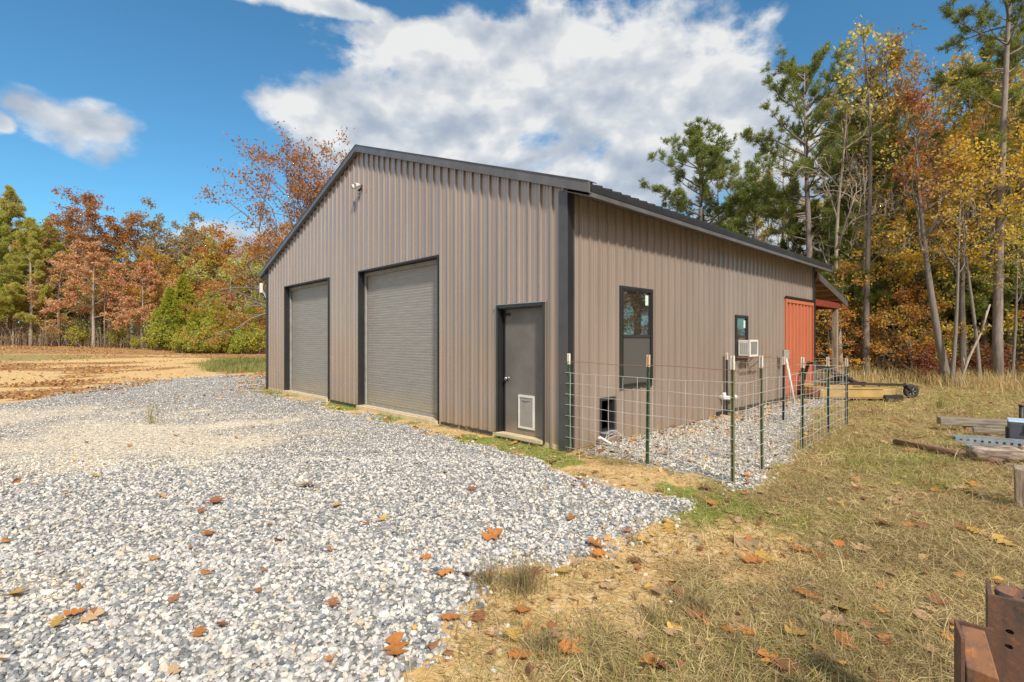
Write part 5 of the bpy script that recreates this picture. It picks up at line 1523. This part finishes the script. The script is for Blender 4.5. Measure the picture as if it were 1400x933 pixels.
PR['gold'] = proto('golden_tree', broad(22, 7.6, .12, 2.3, .48, (.02, 0), 5200, .115, 3, .03, .3, nlimb=11, layered=.6, trunk_wob=.2), 'bark_grey', 'golden')
PR['lean'] = proto('leaning_oak', broad(23, 9.6, .135, 1.7, .5, (-.11, .02), 1500, .13, 3, .12, .7, nlimb=9, bend=-.09), 'bark_grey', 'rust')
PR['slimR'] = proto('slim_tree', broad(24, 9.5, .085, 1.4, .5, (.045, 0), 1300, .12, 3, .12, .7, nlimb=8, bend=.03, trunk_wob=.25), 'bark_grey', 'yellow')
PR['slimL'] = proto('slim_tree', broad(25, 9.5, .08, 1.4, .5, (-.06, 0), 1300, .12, 3, .12, .7, nlimb=8, bend=-.03, trunk_wob=.25), 'bark_grey', 'golden')
PR['woods1'] = proto('woods_tree', broad(26, 11., .11, 2.2, .35, (.01, 0), 3300, .125, 3, .1, .6, nlimb=10, trunk_wob=.15), 'bark_grey', 'yellow')
PR['woods2'] = proto('woods_tree', broad(27, 11., .12, 2.4, .34, (-.02, 0), 3100, .125, 3, .1, .6, nlimb=10, trunk_wob=.15), 'bark_dark', 'olive')
PR['woods3'] = proto('woods_tree', broad(28, 10, .11, 2.2, .35, (.02, 0), 3100, .125, 3, .1, .6, nlimb=10, trunk_wob=.2), 'bark_grey', 'orange')
PR['bare'] = proto('bare_tree', broad(29, 10.5, .1, 1.7, .4, (.01, 0), 260, .13, 3, .14, .75, nlimb=10, trunk_wob=.2), 'bark_pale', 'tanleaf')
PR['pole'] = proto('thin_tree', broad(30, 12, .11, 1., .7, (.01, 0), 500, .14, 3, .14, .7, nlimb=6, trunk_wob=.12), 'bark_dark', 'yellow')
PR['sapY'] = proto('yellow_sapling', broad(31, 4.2, .045, 1.5, .22, (.02, 0), 2600, .11, 3, .02, .25, nlimb=10, layered=.6, trunk_wob=.25), 'bark_dark', 'yellow')
PR['sapO'] = proto('orange_sapling', broad(32, 3.6, .04, 1.4, .22, (-.02, 0), 2300, .11, 3, .02, .25, nlimb=10, layered=.6, trunk_wob=.25), 'bark_dark', 'orange')
PR['sapG'] = proto('green_sapling', broad(33, 4.8, .05, 1.7, .2, (0, 0), 2600, .11, 3, .02, .25, nlimb=10, layered=.6, trunk_wob=.25), 'bark_dark', 'olive')
PR['bushR'] = proto('red_bush', bush(34, 1.7, .8, 1100, .1), 'bark_dark', 'red')
PR['bushY'] = proto('yellow_bush', bush(35, 2.2, 1., 1700, .11), 'bark_dark', 'yellow')
PR['bushO'] = proto('tan_bush', bush(36, 1.6, .8, 1000, .11), 'bark_dark', 'tanleaf')
# left tree line (about 45-60 m away: bigger leaf clumps)
PR['oakL'] = proto('oak_tree', broad(41, 14.8, .24, 4.2, .28, (0, 0), 8840, .24, 3, .1, .55, nlimb=14, trunk_wob=.12), 'bark_grey', 'rust')
PR['oakS'] = proto('oak_tree', broad(42, 8.8, .17, 3.1, .34, (0, 0), 8840, .22, 3, .03, .3, nlimb=11, layered=.5, trunk_wob=.1), 'bark_pale', 'salmon')
PR['oakBr'] = proto('oak_tree', broad(43, 12.5, .2, 3.8, .26, (.01, 0), 7140, .24, 3, .1, .55, nlimb=13, trunk_wob=.12), 'bark_pale', 'tanleaf')
PR['oakO'] = proto('oak_tree', broad(44, 11.5, .19, 3.6, .26, (-.01, 0), 7820, .24, 3, .1, .5, nlimb=13, trunk_wob=.12), 'bark_pale', 'orange')
PR['oakY'] = proto('broadleaf_tree', broad(45, 10.5, .17, 3.4, .24, (0, 0), 8160, .24, 3, .08, .5, nlimb=13, trunk_wob=.12), 'bark_pale', 'olive')
PR['cedar1'] = proto('cedar_tree', cedar(46, 7.0, 2.0, .1, 6500, .2), 'bark_pale', 'bright')
PR['cedar2'] = proto('cedar_tree', cedar(47, 5.5, 1.9, .09, 5200, .2), 'bark_pale', 'bright')
PR['bushG'] = proto('green_bush', bush(48, 2.6, 1.2, 2200, .17, 9), 'bark_pale', 'bright')
PR['oakBarn'] = proto('oak_tree', broad(50, 8.2, .24, 5.0, .2, (0, 0), 22000, .14, 4, .07, .42, nlimb=18, trunk_wob=.1), 'bark_dark', 'rust')

DESC = {'pine1': 'tall pine with a bare lower trunk', 'pine2': 'slimmer dark-barked pine', 'pineyoung': 'young dark green pine', 'woods1': 'yellow-leaved woods tree', 'woods2': 'olive-brown leaved woods tree',
        'woods3': 'orange-leaved woods tree', 'bare': 'nearly leafless pale tree', 'pole': 'bare dark trunk with a few top leaves', 'sapY': 'yellow-leaved sapling', 'sapO': 'orange-leaved sapling', 'sapG': 'olive-green sapling',
        'bushR': 'low red-leaved bush', 'bushY': 'yellow-leaved bush', 'bushO': 'low tan-leaved bush', 'slimR': 'slim tree curving right', 'slimL': 'slim tree curving left', 'pineL': 'yellow-green pine',
        'oakL': 'tall dark red oak', 'oakS': 'salmon-orange spreading oak', 'oakBr': 'tan-brown oak', 'oakO': 'orange oak', 'oakY': 'olive-yellow broadleaf tree', 'cedar1': 'bright green cedar', 'cedar2': 'short bright green cedar',
        'bushG': 'bright green bush', 'oakBarn': 'rust oak'}
GRP = {'pine': 'pines in the woods', 'slim': 'slim trees at the edge of the woods', 'wood': 'broadleaf trees in the woods', 'bare': 'leafless trees', 'pole': 'bare trunks in the woods', 'sap': 'saplings under the woods',
       'bush': 'bushes at the foot of the woods', 'oak': 'oaks along the far field edge', 'ceda': 'cedars along the far field edge'}
AUTO = []
def plant(key, px, depth, scale=1., rot=None, label=None, squash=1., cat=None):
    name, tm, cm = PR[key]
    x, y = at(px, depth)
    o = empty(name, (x, y, gz(x, y) if math.hypot(x, y) < 900 else 0), random.uniform(0, 6.28) if rot is None else rot)
    s_ = scale; o.scale = (s_ * squash, s_ * squash, s_)
    t = bpy.data.objects.new('trunk', tm); link(t); t.parent = o
    c_ = bpy.data.objects.new('crown', cm); link(c_); c_.parent = o
    g_ = next((v for k, v in GRP.items() if key.startswith(k)), 'trees')
    cat = cat or ('bush' if 'bush' in key else 'tree')
    tag(o, label, cat, g_)
    if not label: AUTO.append((o, key, px, depth))
    return o
# --- right-hand woods
plant('pineA', 958, 27, 1., 0, 'round-topped pine rising above the barn roof, left of all the right woods', squash=1.22)
plant('pine2', 985, 29, .95, 1.2)
plant('pine1', 925, 30, .7, 3.2)
plant('pineyoung', 960, 29, 1.3, 3.2)
plant('pineB', 1106, 22.5, 1., 2.0, 'large pine above the far end of the barn roof with long side branches')
plant('pineD', 1364, 17.6, 1., 0, 'tallest pine, straight trunk reaching past the top of the picture at the right')
plant('oakC', 1222, 21.5, 1.04, .6, 'tall open oak with orange-red leaves against the sky between two pines')
plant('gold', 1316, 18.4, 1.06, 0, 'golden-leaved tree spreading in front of the tallest pine')
plant('gold', 1258, 20.2, .8, 2.4, 'smaller golden tree beneath the orange-red oak')
plant('lean', 1299, 17.2, 1., 0, 'thick grey oak leaning left at the edge of the woods')
plant('slimR', 1300, 16.8, .82, 0, 'slim grey tree standing close to the foot of the leaning oak')
plant('slimL', 1341, 17.0, .86, 0, 'slim grey tree curving left just left of the tallest pine')
plant('slimR', 1382, 17.0, .62, 0, 'thin pale tree leaning right at the picture edge')
plant('pine1', 1212, 21.0, .74, 1., 'thick pine trunk behind the mower tail wheel')
plant('pine2', 1186, 24.0, 1.0, 2., 'straight pine right of the lean-to post')
plant('pine1', 1164, 27.0, .92, 3.)
plant('pine1', 1268, 22.5, .8, 4.)
plant('pine2', 1256, 24.5, .85, 5.)
plant('pine1', 1335, 25.0, 1.05, .3)
plant('pine2', 1352, 22.0, 1.0, 1.3)
plant('pine1', 1392, 23.5, 1.12, 2.3)
plant('pine2', 1030, 30, 1.0, 2.)
plant('pine1', 1000, 34, .95, 1.)
plant('pine2', 920, 33, .72, 4.)
plant('pine1', 1070, 31, .95, .5)
plant('woods1', 1045, 30, .95, .5)
plant('woods3', 1015, 33, .95, 1.5)
plant('pineyoung', 985, 28, 1.2, .2)
plant('pineyoung', 1085, 25, 1.35, .2)
plant('woods1', 1080, 36, 1.0, 2.5)
# stick leaning in the woods edge
lp = empty('leaning_stick', (*at(1309, 16.6), gz(*at(1309, 16.6)))); tag(lp, 'bare dead pole leaning right between the slim trees', 'dead trunk')
e = MB(); e.tube([(0, 0, -.1), (.45, .1, .9), (.9, .15, 1.75), (1.25, .2, 2.7)], [.045, .038, .032, .022], 8); e.build('stem', M['bark_pale'], lp, True)
e = MB(); e.tube([(.9, .15, 1.75), (1.0, .1, 2.2), (1.05, .1, 2.5)], [.03, .02, .01], 6); e.tube([(.3, .07, .6), (.22, .02, .95)], [.025, .012], 6); e.build('branch', M['bark_pale'], lp, True)
rw = np.random.default_rng(99)
def scatter(keys, n, lo, hi, d0, d1, sc=(.8, 1.15), mind=1.0, avoid=None):
    out = []
    tries = 0
    while len(out) < n and tries < n * 60:
        tries += 1
        px = rw.uniform(lo, hi); dp = d0 + (d1 - d0) * rw.random() ** 1.1
        x, y = at(px, dp)
        if in_barn(np.array(x), np.array(y), 2.0) or (4 < x and x * .62 + y * .78 < 22.6): continue
        if barn_local(x, y)[0] > 10 and barn_local(x, y)[0] < 16.5 and -1.5 < barn_local(x, y)[1] < 13.5: continue
        if any(math.hypot(x - a, y - b_) < mind for a, b_ in out): continue
        out.append((x, y)); k = keys[rw.integers(0, len(keys))]
        plant(k, px, dp, rw.uniform(*sc), rw.uniform(0, 6.28))
scatter(['pole', 'woods1', 'bare', 'pole', 'pine2'], 16, 1100, 1420, 19, 28, (.8, 1.1), 1.)
scatter(['pole', 'woods2', 'pine2', 'pine1', 'bare', 'woods3', 'woods1'], 30, 1010, 1480, 27, 44, (.8, 1.1), 1.6)
scatter(['sapY', 'sapG', 'sapY', 'sapO', 'pineyoung'], 24, 1100, 1430, 19, 27, (.75, 1.25), .9)
scatter(['sapY', 'pineyoung', 'sapG', 'bushO', 'sapO', 'pineyoung'], 22, 1105, 1440, 18.5, 24, (.6, 1.2), .6)
scatter(['bare', 'slimL', 'pole', 'pine2', 'slimR', 'pole'], 18, 1120, 1430, 18.5, 25, (.9, 1.15), .8)
scatter(['sapY', 'sapG', 'pineyoung', 'sapO', 'sapG'], 26, 1000, 1450, 27, 42, (.9, 1.6), 1.2)
for px, dp, k, s_ in ((1128, 21.5, 'bushY', 1.0), (1158, 20.5, 'sapO', .7), (1190, 21, 'bushY', .9), (1247, 18.6, 'sapO', .78), (1268, 18.2, 'bushR', .9), (1230, 19.5, 'bushR', .9), (1284, 19.2, 'bushY', 1.0), (1350, 18.4, 'bushR', .9), (1372, 19.5, 'bushO', 1.1), (1330, 19.2, 'bushO', 1.), (1205, 19.3, 'bushO', 1.1), (1392, 18.6, 'bushO', 1.1), (1310, 20.2, 'sapY', .8), (1140, 24, 'bushR', 1.2)):
    plant(k, px, dp, s_)
for px, dp, s_ in ((1400, 22, 1.5), (1345, 25, 1.6), (1240, 27, 1.5), (1290, 28, 1.7), (1185, 29, 1.5), (1375, 29, 1.9), (1150, 32, 1.6), (1330, 33, 1.8)): plant('pineyoung', px, dp, s_)
plant('pineyoung', 1395, 18.8, .85, label='young green pine right of the tallest pine trunk'); plant('pineyoung', 1352, 20.0, .95, label='young green pine left of the tallest pine trunk')
plant('pineyoung', 1070, 27, 1.0, label='young green pine showing over the far end of the barn roof'); plant('pineyoung', 1012, 30, 1.15, label='young green pine showing between the two big roofline pines'); plant('pineyoung', 930, 31, 1.1, label='young green pine at the left end of the roofline trees')
# beyond the right edge (seen in the window glass)
for k in range(30):
    a = rw.uniform(.3, .68); d = rw.uniform(19, 31)
    x = d; y = d * a
    if x * .62 + y * .78 < 22.5: x += 6
    plant(['woods3', 'woods1', 'pine1', 'oakBr', 'sapO', 'sapY'][k % 6], CX + F * x / y, y, rw.uniform(.8, 1.1), rw.uniform(0, 6.28), cat='tree')

# --- oak behind the barn and the left tree line
plant('oakBarn', 438, 28.5, 1.0, .4, 'wide rust-coloured oak with a long low branch behind the barn roof')
for k, px, dp, s_, lb in (('pineL', 14, 50, 1.05, 'tall yellow-green pine at the left edge of the picture'), ('pineL', 66, 49, .82, 'yellow-green pine between the left edge and the dark red oak'), ('pineL', -40, 48, 1.0, None),
        ('oakL', 126, 51, .93, 'tallest dark red oak of the left tree line'), ('oakS', 128, 46, .92, 'salmon-leaved young oak with a pale trunk in front of the dark red oak'), ('oakS', 82, 48, .72, 'low salmon-orange oak left of the pale trunk'), ('oakS', 194, 47.5, .8, 'salmon-leaved oak with forked pale trunk in the middle of the left tree line'),
        ('oakBr', 214, 55, 1.0, 'tan-brown oak with bare twigs topping the middle of the left tree line'), ('oakBr', 250, 57, .9, None), ('oakO', 175, 54, .95, 'orange oak right of the dark red oak'), ('oakO', 218, 50, .72, None), ('oakO', 318, 52, .9, 'orange oak nearest the barn corner'), ('oakY', 345, 49, .8, 'olive-yellow tree beside the left barn corner'),
        ('oakY', 295, 53, .9, None), ('oakY', 150, 53, .8, None), ('cedar1', 250, 47, .98, 'taller bright green cedar near the middle of the field edge'), ('cedar1', 290, 47.5, .9, 'bright green cedar between its taller twin and the barn'), ('cedar2', 268, 45.5, .7, 'short bright green cedar in front of the two taller ones'), ('cedar2', 322, 46, .62, 'small green cedar nearest the barn corner'),
        ('bushG', 270, 43.5, .9, 'bright green bush at the foot of the cedars'), ('bushG', 292, 43.8, .95, 'second bright green bush at the foot of the cedars, nearer the barn'), ('bushG', 330, 44, .7, 'small bright green bush left of the barn corner'), ('bushG', 160, 47, .75, 'green bush between the two salmon oaks'), ('bushG', 186, 45, .4, 'tiny green bush left of the forked pale trunk'),
        ('pineL', -6, 46.5, .85, None), ('pineL', 42, 47, .8, 'yellow-green pine in front of the tall left-edge pine'), ('cedar2', 300, 44.5, .85, None), ('cedar1', 232, 46, .8, None), ('bushG', 110, 46.5, .9, None), ('bushG', 215, 45, .9, None), ('bushG', 345, 44.5, .9, None), ('bushG', 250, 44, .8, None), ('cedar1', 352, 48, .85, None), ('oakBr', 282, 60, 1.0, None), ('oakBr', 262, 62, 1.05, 'nearly leafless oak standing against the small cloud'), ('oakL', 100, 60, .9, None), ('oakO', 30, 57, .95, None), ('oakL', 362, 60, .7, None), ('oakBr', 380, 52, .85, None), ('oakO', 400, 56, .9, None), ('pineL', -90, 52, 1., None), ('oakO', -120, 48, .9, None), ('oakS', -70, 46, .8, None)):
    plant(k, px, dp, s_, None, lb)
scatter(['oakO', 'oakBr', 'oakY', 'oakY', 'oakBr'], 30, -200, 420, 55, 72, (.7, .95), 2.5)
scatter(['bare', 'pole', 'bare'], 26, -120, 366, 46, 56, (.55, .85), 1.2)
scatter(['bushO', 'bushY', 'bushO', 'sapO', 'sapG', 'sapY'], 44, -120, 366, 46.5, 55, (.9, 1.5), 1.2)
scatter(['oakO', 'pine1', 'woods2', 'oakBr', 'woods1'], 22, 430, 1010, 38, 62, (.6, .8), 3)

for k in range(26):  # unseen woods added so the siding ribs reflect dark trees
    a = rw.uniform(-2.6, .2); d = rw.uniform(24, 36)
    x, y = d * math.cos(a) * (1 if a > -1.57 else 1), d * math.sin(a)
    o = plant(['woods3', 'oakBr', 'pine1', 'woods2', 'oakO'][k % 5], CX, 1000, rw.uniform(.85, 1.1), rw.uniform(0, 6.28), label='autumn woods tree standing behind the photographer, outside the picture')
    o.location = (x, y, gz(x, y)); o['group'] = 'woods behind the photographer'

# grey twiggy undergrowth below the left tree line and in the right woods
ug = MB()
def brush(n, lo, hi, d0, d1, h0, h1, w):
    px = rng.uniform(lo, hi, n); dp = rng.uniform(d0, d1, n); x = (px - CX) / F * dp; y = dp
    k = ~in_barn(x, y, 2.) & ~((x > 4) & (x * .62 + y * .78 < 23.6)); lx, ly = barn_local(x, y); k &= ~((lx > 9) & (lx < 16) & (ly > -1) & (ly < 13))
    x, y = x[k], y[k]; nk = k.sum()
    blades(ug, x, y, ground_h(x, y) - .03, rng.uniform(h0, h1, nk), np.full(nk, w), np.abs(rng.normal(.15, .42, nk)), np.array([(.3, .25, .21), (.38, .32, .27), (.22, .17, .14), (.42, .33, .24)])[rng.integers(0, 4, nk)], .3)
brush(7000, -180, 372, 45, 60, .4, 3.6, .028)
brush(2600, 1080, 1460, 18.5, 34, .4, 2.2, .02)
tag(ug.build('undergrowth', M['grass']), 'thicket of thin grey and brown stems under the trees', None, None, 'stuff')
# far mass of woods closing the view
fw = MB()
for n, lo, hi, d0, d1, hmax, sz in ((26000, -350, 470, 66, 90, 9.5, .6), (22000, 960, 1560, 46, 66, 4.6, .45), (9000, 440, 1000, 60, 80, 6, .6)):
    px = rng.uniform(lo, hi, n); dp = rng.uniform(d0, d1, n); x = (px - CX) / F * dp; y = dp
    top = hmax * (.35 + 1.1 * fbm(px / 26. + 3, dp * .12, 4)); z = ground_h(x, y) + top * rng.random(n) ** .9
    pal = np.array([(.42, .32, .14), (.5, .38, .13), (.34, .33, .11), (.58, .44, .12), (.4, .26, .12), (.27, .3, .1), (.46, .38, .24)])
    pk = np.clip((fbm(px / 40. + 50, z * .25, 3) * 1.5 - .25) * 7 + rng.normal(0, .8, n), 0, 6).astype(int)
    cards(fw, np.stack([x, y, z], -1), rng.uniform(.4, 1.1, n) * sz, pal[pk] * rng.uniform(.8, 1.2, (n, 1)), 0, .6)
    for q in range(170):
        p_ = rng.uniform(lo, hi); d_ = rng.uniform(d0, d1) - 2; xx, yy = at(p_, d_); h_ = rng.uniform(.7, 1.2) * hmax; g0 = gz(xx, yy)
        v_ = MB(); fw.tube([(xx, yy, g0 - .2), (xx + rng.normal(0, .2), yy, g0 + h_ * .5), (xx + rng.normal(0, .5), yy, g0 + h_)], [.14, .1, .03], 5, False)
        c5 = 15; fw.c.append(np.tile(np.array([[.26, .21, .17, 1]], np.float32), (c5, 1)))
tag(fw.build('distant_woods', M['litter']), 'far mass of autumn woods behind the individual trees', None, None, 'stuff')

# labels for the remaining trees: kind + where it stands
def place_words(px, d):
    if px < 366:
        row = 'at the front of the left tree line' if d < 50 else ('within the left tree line' if d < 57 else 'deep in the left woods')
        spots = [(-1e9, 'outside the left picture edge'), (0, 'below the tall left-edge pine'), (55, 'near the yellow-green pines'), (105, 'around the dark red oak'), (165, 'around the forked pale trunk'), (235, 'around the bright cedars'), (312, 'next to the barn corner')]
    elif px < 880:
        return 'hidden behind the barn'
    else:
        row = 'at the front of the right woods' if d < 22 else ('in the right woods' if d < 29 else 'deep in the right woods')
        spots = [(880, 'over the barn roofline'), (1085, 'behind the lean-to'), (1152, 'above the mower deck'), (1205, 'above the mower tail wheel'), (1252, 'left of the leaning oak'), (1300, 'between leaning oak and tallest pine'), (1362, 'right of the tallest pine'), (1400, 'outside the right picture edge')]
    return row + ', ' + [w_ for a, w_ in spots if px >= a][-1]
from collections import defaultdict
B = defaultdict(list)
for o, key, px, d in AUTO: B[(DESC[key], place_words(px, d))].append((px, d, o))
ORD = ['leftmost', 'second', 'third', 'fourth', 'fifth', 'sixth', 'seventh', 'eighth']
for (ds, pw), L_ in B.items():
    L_.sort(key=lambda q: q[0])
    for i, (px, d, o) in enumerate(L_):
        if 'outside' in pw or 'hidden' in pw or len(L_) == 1: o['label'] = f'{ds} {pw}'
        else: o['label'] = (f'leftmost {ds} {pw}' if i == 0 else (f'rightmost {ds} {pw}' if i == len(L_) - 1 else f'{ORD[min(i, 7)]} {ds} from left {pw}'))
        wds = o['label'].split()
        if len(wds) > 16: o['label'] = ' '.join(wds[:16])
